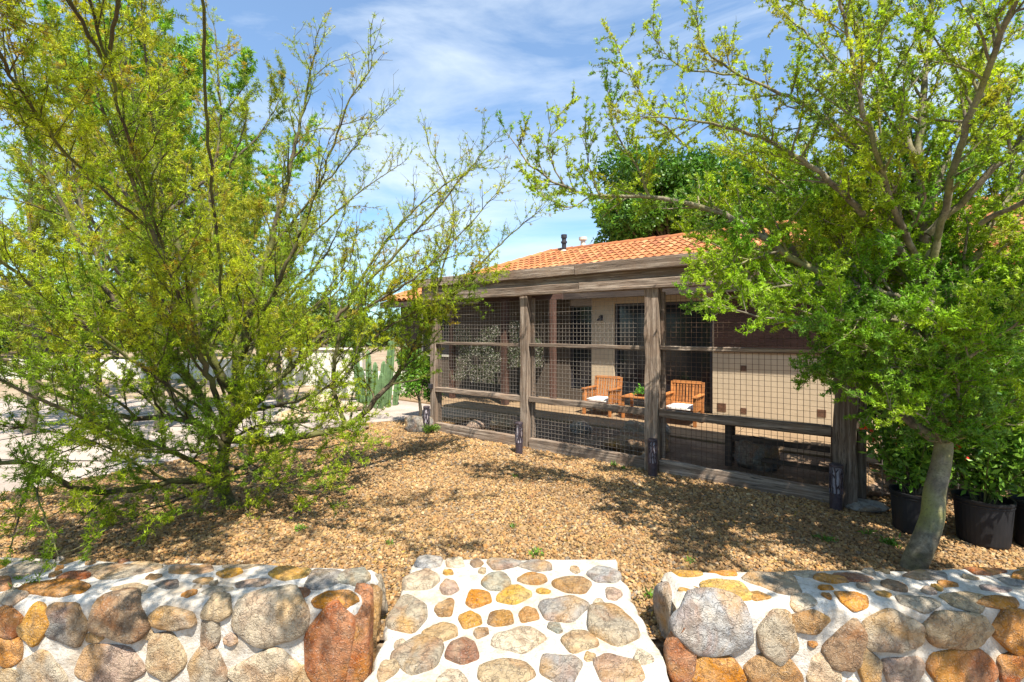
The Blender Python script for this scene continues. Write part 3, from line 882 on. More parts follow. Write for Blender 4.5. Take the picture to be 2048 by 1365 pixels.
def gp(px, py): v = G(px, py, 0); return Vector((v.x, v.y, gz_at(v.x, v.y) - .01))
bollard(gp(853, 865), 'pierced bollard light at the far left post of the pen', 1)
bollard(gp(1038, 908), 'pierced bollard light in front of the second pen post', 2)
bollard(gp(1305, 953), 'pierced bollard light in front of the shaded third pen post', 3)
bollard(gp(1672, 1018), 'largest pierced bollard light, against the thick corner post on the right', 4)

# ------------------------------------------------------------------ loose boulders
def boulder(name, loc, dims, color, label, seed, rz=0, group=None, cat='rock'):
    me = rock_mesh(name, seed, 4, 0.16, 1.0)
    for v in me.vertices:
        c = v.co.copy()
        q = 0.05 * mnoise.noise(c * 6 + Vector((seed, 2, 3))) + 0.02 * mnoise.noise(c * 15)
        v.co = Vector((c.x * dims[0], c.y * dims[1], c.z * dims[2])) * (1 + q)
    for p in me.polygons: p.use_smooth = True
    o = put(name, me, M['stone'], None, loc=Vector(loc) + Vector((0, 0, dims[2] * .30)), rot=(0, 0, rz), color=SC[color])
    return tag(o, label, cat, group)
boulder('boulder', P(.75, .75), (.42, .3, .26), 'tan', 'small tan boulder inside the pen, behind the left bay', 5, .3)
boulder('boulder', P(.45, .45), (.36, .26, .16), 'pink', 'flat brown rock leaning beside the tan boulder in the left bay', 6, .8)
boulder('boulder', P(2.75, 1.25), (.44, .36, .34), 'greytan', 'pale grey boulder standing behind the middle bay, below the chair', 7, .2)
boulder('boulder', P(1.9, 1.2), (.34, .28, .22), 'grey', 'round grey rock behind the middle bay, next to the second post', 8)
boulder('boulder', P(3.0, .7), (.85, .5, .28), 'brown', 'long low brown boulder lying behind the middle bay', 9, -.5)
boulder('boulder', P(3.05, 1.45), (.26, .24, .32), 'grey', 'small upright grey rock right of the pale boulder', 10)
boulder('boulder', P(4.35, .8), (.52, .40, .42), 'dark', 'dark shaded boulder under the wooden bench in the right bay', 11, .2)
boulder('boulder', P(3.3, .3), (.24, .2, .14), 'pale', 'fist sized pale rock close to the shaded third post', 12)
v = G(1735, 1020); boulder('flat_stone', v, (.32, .2, .10), 'bluegrey', 'flat mauve grey stone lying on gravel beside the corner post', 13, -.2)
v = G(1750, 985); boulder('boulder', v, (.42, .28, .24), 'pink', 'reddish rock in dappled shade between corner post and plant pots', 14, .4)
v = G(640, 818); boulder('white_boulder', v, (.75, .5, .34), 'cream', 'bleached white boulder at the edge of the gravel, behind the left tree', 15, .3)
v = G(585, 842); boulder('white_boulder', v, (.6, .45, .24), 'cream', 'lower white boulder left of the first, half hidden by foliage', 16, .1)
v = G(700, 820); boulder('white_boulder', v, (.5, .35, .2), 'cream', 'small white boulder near the lime green limb', 17, .1)
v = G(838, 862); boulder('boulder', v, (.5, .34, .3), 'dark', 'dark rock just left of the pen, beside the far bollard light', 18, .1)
v = G(715, 860); boulder('boulder', v, (.34, .24, .12), 'greytan', 'small grey rock poking out of the gravel near the left tree', 19, .1)

# ------------------------------------------------------------------ bench in the pen
bn = tag(empty('bench', P(4.6, .75, 0), ANG), 'dark wooden bench standing in the right bay of the pen', 'bench')
def boxpart(name, x0, x1, y0, y1, z0, z1, mt, parent, bev=.006):
    c = Vector(((x0+x1)/2, (y0+y1)/2, (z0+z1)/2))
    me = MB().box(x0-c.x, x1-c.x, y0-c.y, y1-c.y, z0-c.z, z1-c.z).mesh(name, bev)
    return put(name, me, mt, parent, loc=c)
boxpart('seat', -.62, .62, -.15, .0, .47, .53, M['dark_wood'], bn); boxpart('seat', -.62, .62, .01, .16, .47, .53, M['dark_wood'], bn)
for sx in (-.5, .5):
    for sy in (-.12, .07): boxpart('leg', sx-.035, sx+.035, sy, sy+.05, 0, .47, M['dark_wood'], bn)
boxpart('stretcher', -.46, .46, -.11, -.07, .30, .36, M['dark_wood'], bn); boxpart('stretcher', -.46, .46, -.11, -.07, .10, .15, M['dark_wood'], bn)

# ------------------------------------------------------------------ teak chairs, cushions, table
def chair(loc, label):
    c = tag(empty('garden_chair', loc, ANG), label, 'chair', 'slatted teak armchairs on the patio')
    t = M['teak']
    for sx in (-.31, .31):
        boxpart('leg', sx-.03, sx+.03, -.33, -.27, 0, .56, t, c); boxpart('leg', sx-.03, sx+.03, .22, .28, 0, .42, t, c)
        boxpart('arm', sx-.045, sx+.045, -.36, .26, .56, .59, t, c)
        for k in range(4): boxpart('arm_slat', sx-.012, sx+.012, -.22+.12*k, -.17+.12*k, .28, .56, t, c, .002)
    boxpart('seat', -.28, .28, -.33, .26, .24, .28, t, c)
    back = put('backrest', MB().box(-.29, .29, -.018, .018, -.03, .03).mesh('backrest', .004), t, c, loc=(0, .30, .80), rot=(-.18, 0, 0))
    put('backrest_rail', MB().box(-.29, .29, -.016, .016, -.025, .025).mesh('backrest_rail', .004), t, c, loc=(0, .235, .36), rot=(-.18, 0, 0))
    sl = MB().box(-.021, .021, -.009, .009, -.22, .22).mesh('slat', .002)
    for k in range(9): put('slat', sl, t, c, loc=(-.252+.063*k, .267, .58), rot=(-.15, 0, 0))
    st = MB().box(-.03, .03, -.018, .018, -.4, .4).mesh('back_stile', .004)
    for sx in (-.31, .31): put('back_stile', st, t, c, loc=(sx, .262, .42), rot=(-.15, 0, 0))
    c.scale = (.82, .82, .82)
    return c
def cushion(loc, label):
    bm = bmesh.new(); bmesh.ops.create_cube(bm, size=1)
    bmesh.ops.scale(bm, vec=(.52, .5, .09), verts=bm.verts[:])
    bmesh.ops.subdivide_edges(bm, edges=bm.edges[:], cuts=3, use_grid_fill=True)
    for v in bm.verts:
        k = max(abs(v.co.x) / .26, abs(v.co.y) / .25); v.co.z *= 1.1 - .5 * k ** 4
    me = bpy.data.meshes.new('cushion'); bm.to_mesh(me); bm.free()
    for p in me.polygons: p.use_smooth = True
    for v in me.vertices: v.co *= .82
    return tag(put('cushion', me, M['white_cloth'], None, loc=loc, rot=(0, 0, ANG)), label, 'cushion', 'white chair cushions')
ca, cb = pen_a(1205, 2.8), pen_a(1366, 2.8)
chair(P(ca, 2.8, .014), 'slatted teak armchair left of the small patio table')
cushion(P(ca, 2.77, .285), 'white seat cushion on the left teak armchair')
chair(P(cb, 2.8, .014), 'slatted teak armchair seen right behind the third pen post')
cushion(P(cb, 2.77, .285), 'white seat cushion on the right teak armchair')
ta = (ca + cb) / 2
tb = tag(empty('side_table', P(ta, 2.8, .014), ANG), 'low teak table between the two patio armchairs', 'table')
for k in range(5): boxpart('table_slat', -.28, .28, -.25+.1*k, -.16+.1*k, .37, .39, M['teak'], tb, .002)
for sx in (-.24, .24):
    for sy in (-.2, .2): boxpart('leg', sx-.025, sx+.025, sy-.025, sy+.025, 0, .37, M['teak'], tb)

# ------------------------------------------------------------------ foliage helpers
def unit(v): return v / np.maximum(1e-9, np.linalg.norm(v, axis=1, keepdims=True))
def leaf_tris(Pt, D, k, ln, wd, spread, cols, rg, colvar=0.25, quad=False):
    """k narrow leaflets around each tuft point Pt with main direction D"""
    n = len(Pt)
    P0 = np.repeat(Pt, k, axis=0); D0 = np.repeat(D, k, axis=0)
    d = unit(D0 * (1 - spread) + rg.normal(0, 1, (n * k, 3)) * spread)
    s = unit(np.cross(d, rg.normal(0, 1, (n * k, 3))))
    l = (rg.uniform(*ln, (n * k, 1))); w = rg.uniform(*wd, (n * k, 1))
    P0 = P0 + rg.normal(0, 0.25, (n * k, 3)) * l
    if quad:
        V = np.stack([P0, P0 + d * l * .5 + s * w / 2, P0 + d * l, P0 + d * l * .5 - s * w / 2], axis=1).reshape(-1, 3)
        Fc = np.arange(n * k * 4).reshape(-1, 4); m = 4
    else:
        V = np.stack([P0 - s * w / 2, P0 + s * w / 2, P0 + d * l], axis=1).reshape(-1, 3)
        Fc = np.arange(n * k * 3).reshape(-1, 3); m = 3
    C = np.repeat(cols * rg.uniform(1 - colvar * 1.4, 1 + colvar * 1.4, (n, 1)), k, axis=0) * rg.uniform(1 - colvar, 1 + colvar, (n * k, 1))
    C = np.repeat(C, m, axis=0)
    return V, Fc, C
class Tubes:
    def __init__(s): s.g = {}
    def add(s, pts, r0, r1, sides):
        s.g.setdefault((len(pts), sides), []).append((pts, r0, r1))
    def build(s):
        Vs = []; Fs = []; b = 0
        for (n, k), L_ in s.g.items():
            Pp = np.array([[tuple(p) for p in t[0]] for t in L_])           # m,n,3
            r0 = np.array([t[1] for t in L_]); r1 = np.array([t[2] for t in L_])
            m = len(L_)
            T = np.gradient(Pp, axis=1); T /= np.maximum(1e-9, np.linalg.norm(T, axis=2, keepdims=True))
            ref = np.where(np.abs(T[:, :, 2:3]) > .9, np.array([1., 0, 0]), np.array([0., 0, 1]))
            A = np.cross(T, ref); A /= np.linalg.norm(A, axis=2, keepdims=True); B = np.cross(T, A)
            f = np.linspace(0, 1, n)[None, :]
            R = r0[:, None] * (1 - f) + r1[:, None] * f
            th = np.arange(k) * 2 * PI / k
            V = Pp[:, :, None, :] + R[:, :, None, None] * (A[:, :, None, :] * np.cos(th)[None, None, :, None] + B[:, :, None, :] * np.sin(th)[None, None, :, None])
            i = np.arange(m)[:, None, None] * n * k; j = np.arange(n - 1)[None, :, None] * k; q = np.arange(k)[None, None, :]; q2 = (q + 1) % k
            Fc = np.stack([i + j + q, i + j + q2, i + j + k + q2, i + j + k + q], axis=-1).reshape(-1, 4) + b
            Vs.append(V.reshape(-1, 3)); Fs.append(Fc); b += m * n * k
        return np.concatenate(Vs), np.concatenate(Fs)
def resample(pts, step):
    out = [pts[0]]
    # Catmull-Rom
    n = len(pts)
    for i in range(n - 1):
        p0 = pts[max(0, i-1)]; p1 = pts[i]; p2 = pts[i+1]; p3 = pts[min(n-1, i+2)]
        m = max(1, int((p2 - p1).length / step))
        for k in range(1, m + 1):
            t = k / m
            out.append(0.5 * ((2*p1) + (p2-p0)*t + (2*p0-5*p1+4*p2-p3)*t*t + (3*p1-p0-3*p2+p3)*t**3))
    return out
def rdir(r, d, a0, a1):
    """a direction leaning off d by an angle between a0 and a1"""
    a = r.uniform(a0, a1); o = d.orthogonal().normalized(); o.rotate(Matrix.Rotation(r.uniform(0, 2*PI), 3, d))
    return (d * math.cos(a) + o * math.sin(a)).normalized()
class Tree:
    def __init__(s, seed, **k):
        s.r = random.Random(seed); s.rg = np.random.default_rng(seed)
        s.T = Tubes(); s.tuft = []; s.tdir = []
        s.k = dict(l1=(.45, .95), sp1=.12, l2=(.18, .42), sp2=.085, l3=(.06, .14), sp3=.07, up=.25, tp=.022, zig=.16, side=1, keep=None, bare=0.0); s.k.update(k)
    def ok(s, p): return s.k['keep'] is None or s.k['keep'](p)
    def grow(s, p, d, L_, step, zig, up):
        pts = [p.copy()]; n = max(2, int(L_ / step)); r = s.r
        for i in range(n):
            d = (d + Vector((r.gauss(0, zig), r.gauss(0, zig), r.gauss(0, zig))) + Vector((0, 0, up)) * .3).normalized()
            pts.append(pts[-1] + d * (L_ / n))
        return pts
    def leafy(s, pts, dens=1.0, bare=0.0):
        r = s.r
        for i in range(len(pts) - 1):
            seg = pts[i+1] - pts[i]; ln = seg.length; m = ln / s.k['tp'] * dens
            m = int(m) + (r.random() < m - int(m))
            for _ in range(m):
                if r.random() < bare: continue
                p = pts[i] + seg * r.random()
                if s.ok(p): s.tuft.append(tuple(p)); s.tdir.append(tuple((seg.normalized() * .5 + Vector((r.gauss(0, .5), r.gauss(0, .5), r.gauss(.2, .5)))).normalized()))
    def limb(s, pts, r0, r1, f0=.15, sides=8, d1=1.0, l1=1.0, bare=None):
        k = s.k; r = s.r
        P_ = resample([Vector(p) for p in pts], .07)
        for i in range(1, len(P_) - 1): P_[i] = P_[i] + Vector((r.gauss(0, .006), r.gauss(0, .006), r.gauss(0, .006)))
        s.T.add(P_, r0, r1, sides)
        tot = len(P_)
        dist = 0; nxt = 0
        for i in range(1, tot):
            seg = P_[i] - P_[i-1]; dist += seg.length
            f = i / tot
            if f < f0: nxt = dist; continue
            while dist > nxt:
                nxt += k['sp1'] / d1 * r.uniform(.6, 1.4)
                taper = 1 - .55 * f
                L_ = r.uniform(*k['l1']) * l1 * taper
                dd = rdir(r, seg.normalized(), .5, 1.15); dd = (dd + Vector((0, 0, k['up']))).normalized()
                s.b1(P_[i], dd, L_, (r0 + (r1 - r0) * f) * .5, bare)
        tip = (P_[-1] - P_[-2]).normalized()
        s.b1(P_[-1], tip, k['l1'][0] * .6, r1 * .9, bare)
        s.leafy(P_[int(tot * max(.35, f0)):], .5, .3)
    def b1(s, p, d, L_, rad, bare):
        k = s.k; r = s.r
        if not s.ok(p + d * L_ * .6): L_ *= .4
        if not s.ok(p + d * L_ * .8): return
        rad = min(rad, .011) ; rad = max(rad, .0035)
        pts = s.grow(p, d, L_, .07, k['zig'], k['up'])
        s.T.add(pts, rad, .002, 5 if rad > .006 else 4)
        n = max(1, int(L_ / k['sp2']))
        for j in range(n):
            f = .12 + .88 * (j + r.random()) / n; i = min(len(pts) - 2, int(f * (len(pts) - 1)))
            q = pts[i].lerp(pts[i+1], r.random()); sd = (pts[i+1] - pts[i]).normalized()
            dd = rdir(r, sd, .45, 1.1); dd = (dd + Vector((0, 0, k['up'] * .8))).normalized()
            s.b2(q, dd, r.uniform(*k['l2']) * (1.1 - .5 * f), bare)
        s.b2(pts[-1], (pts[-1] - pts[-2]).normalized(), k['l2'][0] * .8, bare)
        s.leafy(pts[1:], .6, .2)
    def b2(s, p, d, L_, bare):
        k = s.k; r = s.r
        pts = s.grow(p, d, L_, .05, k['zig'] * 1.2, k['up'] * .6)
        if not s.ok(pts[-1]): return
        s.T.add(pts, .0026, .0011, 3)
        bb = k['bare'](pts[-1]) if callable(k['bare']) else k['bare']
        if bare is not None: bb = bare
        s.leafy(pts, 1.0, bb)
        n = int(L_ / k['sp3'])
        for j in range(n):
            i = r.randrange(len(pts) - 1); q = pts[i].lerp(pts[i+1], r.random())
            dd = rdir(r, (pts[i+1] - pts[i]).normalized(), .5, 1.2)
            t = s.grow(q, dd, r.uniform(*k['l3']), .05, .1, .1)
            if r.random() < .45: s.T.add(t, .0014, .0008, 3)
            s.leafy(t, 1.0, bb)
    def finish(s, name, label, base, bark, leafk, ln, wd, spread, colfn, group=None, cat='tree', leafmat='leaf', colvar=.25, quad=False):
        root = tag(empty(name, base), label, cat, group)
        V, Fc = s.T.build()
        put('trunk', np_mesh('trunk', V, Fc, smooth=True), M[bark], root)
        Pt = np.array(s.tuft); D = np.array(s.tdir)
        V, Fc, C = leaf_tris(Pt, D, leafk, ln, wd, spread, colfn(Pt, s.rg), s.rg, colvar, quad)
        put('crown', np_mesh('crown', V, Fc, C), M[leafmat], root)
        print(name, 'tufts', len(Pt), 'leaf faces', len(Fc), 'twigs', sum(len(v) for v in s.T.g.values()))
        return root
def clump_noise(Pt, sc, off=0.0):
    return np.array([mnoise.noise(Vector(p) * sc + Vector((off, off, off))) for p in Pt])
def pxs(L_): return [W(*t) if len(t) == 3 else Vector(t[:3]) for t in L_]

# ------------------------------------------------------------------ left tree
def keep_left(p):
    # clear of the landing, the open gravel in front of the pen and of the viewer
    if p.y < 1.3 and p.z < 2.46: return False
    if p.z < .05: return False
    if p.x > -1.05 and p.z < 1.0 and p.y < 7.0: return False
    if p.x > -.75 and p.z < 1.6: return False
    return True
def bare_left(p):
    # the upper right shoots are nearly bare, the lower crown is full
    hgt = min(1, max(0, (p.z - 1.5) / 1.2)); rt = min(1, max(0, (p.x + 2.6) / 1.3))
    return min(.74, .08 + .36 * hgt + .42 * hgt * rt)
tL = Tree(101, keep=keep_left, bare=bare_left, up=.28, l1=(.5, 1.0), sp1=.120, sp2=.062, l2=(.12, .32), l3=(.03, .09), sp3=.068, tp=.031)
B = (460, 1012, 4.1)
tL.limb(pxs([B, (443, 950, 4.1), (452, 880, 4.15), (470, 800, 4.2), (482, 700, 4.25), (520, 560, 4.3), (560, 420, 4.35), (600, 250, 4.4), (630, 110, 4.45)]), .055, .006, .3)
tL.limb(pxs([(452, 900, 4.1), (400, 852, 4.0), (330, 835, 3.9), (270, 838, 3.8), (190, 820, 3.7), (100, 780, 3.6), (0, 720, 3.5), (-120, 650, 3.4)]), .026, .008, .1)
tL.limb(pxs([(482, 720, 4.2), (540, 600, 4.0), (600, 470, 3.9), (660, 310, 3.8), (700, 200, 3.7), (742, 135, 3.7)]), .022, .004, .1, l1=.7)
tL.limb(pxs([(460, 860, 4.1), (560, 760, 4.2), (660, 650, 4.3), (780, 520, 4.4), (880, 410, 4.5), (970, 300, 4.6)]), .026, .004, .1, l1=.75)
tL.limb(pxs([(460, 880, 4.1), (540, 880, 4.3), (620, 870, 4.6), (700, 848, 4.8), (760, 790, 4.9), (800, 740, 5.0), (860, 640, 5.1), (950, 540, 5.2), (1010, 480, 5.3), (1055, 440, 5.3)]), .038, .005, .15, l1=.7)
tL.limb(pxs([(690, 852, 4.8), (668, 780, 4.75), (672, 700, 4.7), (700, 600, 4.8), (760, 500, 4.8), (850, 400, 4.9), (950, 335, 4.9)]), .024, .004, .1, l1=.8)
tL.limb(pxs([(470, 800, 4.2), (420, 700, 4.0), (380, 560, 3.9), (330, 420, 3.8), (300, 300, 3.8), (255, 150, 3.7), (240, 0, 3.7)]), .034, .006, .1)
tL.limb(pxs([(452, 880, 4.1), (380, 760, 4.0), (300, 680, 3.9), (200, 560, 3.8), (120, 400, 3.7), (60, 250, 3.6), (10, 60, 3.5)]), .030, .005, .1)
tL.limb(pxs([(452, 900, 4.1), (350, 800, 4.3), (250, 640, 4.5), (180, 480, 4.6), (140, 300, 4.8), (100, 100, 5.0)]), .028, .005, .15)
tL.limb(pxs([(445, 960, 4.1), (340, 965, 3.8), (220, 985, 3.5), (130, 970, 3.2), (70, 932, 3.05), (0, 928, 2.95), (-100, 950, 2.8)]), .030, .012, .25, d1=.6, l1=.6)
tL.limb(pxs([(445, 950, 4.0), (330, 900, 3.4), (200, 850, 3.0), (60, 790, 2.7), (-80, 720, 2.5)]), .024, .006, .2)
tL.limb(pxs([(460, 880, 4.0), (420, 760, 3.6), (360, 600, 3.2), (280, 400, 3.0), (200, 200, 2.8), (150, 0, 2.7)]), .026, .005, .2)
tL.limb(pxs([(470, 830, 4.1), (560, 810, 3.9), (630, 790, 3.8), (690, 740, 3.8), (730, 660, 3.8)]), .018, .004, .1, l1=.7)
tL.limb(pxs([(470, 800, 4.3), (520, 650, 5), (600, 500, 5.6), (700, 400, 6), (800, 330, 6.2)]), .026, .004, .15)
tL.limb(pxs([(540, 500, 4.35), (620, 400, 4.3), (690, 320, 4.3), (750, 240, 4.3)]), .014, .003, .1, l1=.6)
tL.limb(pxs([(660, 650, 4.3), (760, 600, 4.2), (850, 540, 4.2), (930, 460, 4.3), (990, 390, 4.3)]), .014, .003, .1, l1=.6)
tL.limb(pxs([(860, 640, 5.1), (880, 560, 5.1), (900, 480, 5.2), (905, 400, 5.2), (860, 300, 5.2)]), .013, .003, .1, l1=.6)
tL.limb(pxs([(450, 960, 4.1), (520, 945, 4.0), (580, 985, 3.9), (620, 1015, 3.85)]), .012, .004, .2, l1=.5)
tL.limb(pxs([(450, 960, 4.1), (380, 990, 3.9), (300, 1020, 3.7), (240, 1050, 3.5)]), .012, .004, .2, l1=.45)
tL.limb(pxs([(452, 990, 4.1), (480, 1010, 3.9), (500, 1030, 3.7), (470, 1050, 3.6)]), .010, .003, .1, l1=.35)
tL.limb(pxs([(470, 940, 4.2), (560, 900, 4.3), (640, 900, 4.4), (700, 885, 4.5)]), .016, .004, .1, l1=.6)
tL.limb(pxs([(480, 700, 4.25), (440, 560, 4.5), (420, 400, 4.8), (440, 250, 5), (430, 60, 5.1)]), .022, .005, .1)
tL.limb(pxs([(300, 680, 3.9), (180, 640, 3.6), (60, 600, 3.4), (-60, 540, 3.3)]), .016, .004, .1)
tL.limb(pxs([(200, 820, 3.7), (120, 880, 3.2), (60, 960, 2.9), (30, 1060, 2.75), (20, 1120, 2.7)]), .012, .003, .3, l1=.4)
tL.limb([Vector((-2.5, 4.0, 1.0)), Vector((-2.45, 3.2, 2.2)), Vector((-2.2, 2.5, 3.0)), Vector((-1.9, 1.9, 3.6)), Vector((-1.5, 1.3, 4.0))], .013, .005, .2, l1=.9, bare=.1)
tL.limb([Vector((-2.6, 4.0, .8)), Vector((-2.9, 3.1, 1.6)), Vector((-3.0, 2.3, 2.3)), Vector((-2.7, 1.7, 3.0)), Vector((-2.3, 1.0, 3.5))], .013, .005, .2, l1=.9, bare=.1)
tL.limb([Vector((-2.5, 4.0, 1.6)), Vector((-2.0, 3.0, 3.2)), Vector((-1.3, 2.0, 4.0)), Vector((-.5, 1.6, 4.4)), Vector((.5, 1.7, 4.6))], .012, .005, .5, l1=.9, bare=.25)
tL.limb([Vector((-1.9, 1.9, 3.6)), Vector((-1.5, 1.2, 3.9)), Vector((-1.0, .5, 4.0)), Vector((-.3, .2, 4.1))], .010, .005, .1, l1=.9, bare=.25)
tL.limb([Vector((-2.2, 2.5, 3.0)), Vector((-2.0, 1.6, 3.4)), Vector((-1.9, .8, 3.6)), Vector((-1.8, .1, 3.8))], .010, .005, .1, l1=.9, bare=.25)
tL.limb([Vector((-2.45, 3.2, 2.2)), Vector((-2.35, 2.4, 2.5)), Vector((-1.8, 1.5, 2.75)), Vector((-1.1, 1.05, 2.68)), Vector((-.5, .95, 2.62))], .009, .004, .2, l1=.6, bare=.0, d1=2.2)
tL.limb([Vector((-3.0, 2.3, 2.3)), Vector((-2.4, 1.5, 2.6)), Vector((-2.0, 1.0, 2.6)), Vector((-1.4, .8, 2.6))], .009, .004, .1, l1=.6, bare=.0, d1=2.2)
tL.limb([Vector((-2.2, 2.5, 3.0)), Vector((-1.7, 2.1, 3.3)), Vector((-.9, 1.8, 3.5)), Vector((-.2, 1.5, 3.6)), Vector((.3, 1.3, 3.6))], .010, .004, .2, l1=.75, bare=.1)
tL.limb(pxs([(455, 930, 4.0), (520, 950, 3.75), (600, 975, 3.55), (650, 985, 3.45)]), .012, .004, .2, l1=.45, d1=1.2)
tL.limb(pxs([(455, 950, 4.0), (420, 980, 3.6), (400, 1010, 3.4), (360, 1030, 3.2)]), .012, .004, .2, l1=.4, d1=1.2)
tL.limb(pxs([(452, 900, 4.1), (420, 900, 3.6), (360, 900, 3.2), (280, 900, 3.0)]), .014, .004, .2, l1=.6, d1=1.2)
tL.limb(pxs([(460, 880, 4.1), (520, 850, 3.8), (600, 850, 3.6), (660, 870, 3.6)]), .014, .004, .2, l1=.6, d1=1.2)
tL.limb(pxs([(60, 960, 2.9), (90, 1040, 2.65), (110, 1110, 2.5), (90, 1180, 2.4)]), .006, .002, .1, l1=.3, d1=1.5)
tL.limb(pxs([(740, 680, 4.75), (820, 630, 4.8), (900, 590, 4.85), (960, 560, 4.9)]), .012, .003, .05, l1=.65, d1=1.4, bare=.1)
tL.limb(pxs([(700, 640, 4.75), (780, 580, 4.8), (860, 530, 4.85), (940, 500, 4.9)]), .012, .003, .05, l1=.65, d1=1.3, bare=.2)
tL.limb(pxs([(800, 740, 5.0), (850, 700, 5.1), (890, 650, 5.2), (930, 600, 5.3)]), .010, .003, .05, l1=.5, d1=1.4, bare=.1)
tL.limb(pxs([(668, 780, 4.75), (720, 720, 4.8), (800, 670, 4.9), (860, 640, 5.0)]), .010, .003, .05, l1=.6, d1=1.3, bare=.05)
tL.limb(pxs([(280, 838, 3.8), (200, 780, 3.5), (120, 740, 3.3), (20, 720, 3.1), (-80, 700, 3.0)]), .012, .003, .1, l1=.7, d1=1.3)
tL.limb(pxs([(300, 680, 3.9), (220, 700, 3.6), (130, 680, 3.4), (30, 640, 3.3)]), .012, .003, .1, l1=.7, d1=1.3)
tL.limb(pxs([(340, 965, 3.8), (260, 920, 3.5), (180, 880, 3.3), (90, 860, 3.1), (0, 850, 3.0)]), .012, .003, .1, l1=.55, d1=1.4)
tL.limb(pxs([(330, 835, 3.9), (300, 770, 3.6), (330, 700, 3.4), (340, 620, 3.2)]), .010, .003, .1, l1=.7, d1=1.2)
tL.limb(pxs([(460, 860, 4.1), (520, 760, 3.8), (560, 680, 3.6), (640, 600, 3.5), (700, 520, 3.5)]), .012, .003, .1, l1=.7, d1=1.2)
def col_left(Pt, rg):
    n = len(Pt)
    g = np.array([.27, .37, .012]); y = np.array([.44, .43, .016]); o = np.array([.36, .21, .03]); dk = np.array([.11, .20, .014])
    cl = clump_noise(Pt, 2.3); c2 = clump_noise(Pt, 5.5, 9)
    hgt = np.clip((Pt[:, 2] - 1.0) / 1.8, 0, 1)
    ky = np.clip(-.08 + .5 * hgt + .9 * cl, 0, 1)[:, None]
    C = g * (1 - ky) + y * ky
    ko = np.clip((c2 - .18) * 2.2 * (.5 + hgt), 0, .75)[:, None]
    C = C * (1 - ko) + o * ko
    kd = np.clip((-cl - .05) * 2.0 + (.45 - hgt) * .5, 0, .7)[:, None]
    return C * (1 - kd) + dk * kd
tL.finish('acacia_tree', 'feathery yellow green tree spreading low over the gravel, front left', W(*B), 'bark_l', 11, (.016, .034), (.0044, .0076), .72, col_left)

# ------------------------------------------------------------------ right tree
def keep_right(p):
    if p.y < 1.3 and p.z < 2.46: return False
    if p.z < .55 and p.x < 2.35: return False
    if p.z < .4: return False
    px = p.x / p.y
    a = (p - O0).dot(U)
    if p.z < 1.12 and p.x < 2.0: return False          # open air in front of the pen's right bay
    if p.z < 1.35 and p.x < 1.6: return False
    if p.z < 1.95 and p.x < 1.12: return False
    if p.z < 2.15 and p.x < .75 and p.y > 2.6: return False
    if p.y > 5.0: return False
    return True
tR = Tree(202, keep=keep_right, bare=lambda p: .02 + .48 * min(1, max(0, (p.z - 2.2) / .8)), up=.24, l1=(.40, .85), sp1=.068, sp2=.045, l2=(.07, .22), l3=(.03, .07), tp=.0190)
B = (1828, 1142, 3.02)
tR.T.add(resample(pxs([(1820, 1160, 3.02), (1832, 1120, 3.01), (1850, 1080, 3.0), (1866, 1030, 3.0), (1868, 990, 3.02), (1882, 930, 3.05), (1888, 870, 3.08), (1876, 815, 3.1), (1866, 750, 3.12)]), .05), .072, .036, 14)
tR.limb(pxs([(1888, 880, 3.08), (1872, 800, 3.1), (1858, 700, 3.15), (1855, 560, 3.2), (1848, 450, 3.2), (1835, 350, 3.2), (1845, 200, 3.2), (1860, 60, 3.2), (1865, -80, 3.2)]), .046, .010, .05, 12)
tR.limb(pxs([(1880, 860, 3.08), (1840, 790, 2.95), (1790, 730, 2.85), (1730, 690, 2.8)]), .012, .003, .1, l1=.6, d1=1.3)
tR.limb(pxs([(1885, 870, 3.08), (1920, 800, 2.9), (1900, 720, 2.75), (1880, 640, 2.65)]), .012, .003, .1, l1=.7, d1=1.3)
tR.limb(pxs([(1885, 890, 3.06), (1860, 850, 2.9), (1840, 830, 2.8), (1780, 820, 2.75)]), .008, .003, .1, l1=.45, d1=1.3)
tR.limb(pxs([(1886, 890, 3.06), (1930, 870, 2.9), (1990, 850, 2.8), (2060, 850, 2.75)]), .008, .003, .1, l1=.5, d1=1.3)
tR.limb(pxs([(1888, 885, 3.08), (1830, 850, 3.2), (1780, 800, 3.3), (1735, 740, 3.4), (1690, 680, 3.5), (1640, 650, 3.6)]), .040, .008, .25)
tR.limb(pxs([(1858, 700, 3.15), (1800, 650, 3.1), (1740, 610, 3.1), (1660, 560, 3.1), (1560, 500, 3.2), (1470, 440, 3.3), (1380, 408, 3.4), (1300, 395, 3.5), (1190, 392, 3.5), (1120, 370, 3.55), (1060, 330, 3.6), (1035, 295, 3.6)]), .034, .005, .1, l1=.62)
tR.limb(pxs([(1130, 375, 3.55), (1095, 300, 3.55), (1112, 235, 3.55)]), .007, .002, .2, l1=.3)
tR.limb(pxs([(1200, 392, 3.5), (1178, 330, 3.5), (1172, 280, 3.5)]), .007, .002, .2, l1=.35)
tR.limb(pxs([(1190, 392, 3.5), (1130, 415, 3.45), (1078, 385, 3.45)]), .006, .002, .2, l1=.25)
tR.limb(pxs([(1300, 395, 3.5), (1270, 330, 3.5), (1225, 250, 3.5), (1222, 200, 3.5)]), .011, .003, .1, l1=.4)
tR.limb(pxs([(1380, 300, 3.3), (1300, 220, 3.3), (1260, 150, 3.3), (1240, 105, 3.3)]), .008, .002, .1, l1=.32)
tR.limb(pxs([(1850, 560, 3.2), (1780, 480, 3.1), (1700, 400, 3.0), (1620, 330, 3.0), (1500, 270, 3.0), (1380, 240, 3.1), (1290, 235, 3.15)]), .030, .004, .1, l1=.8)
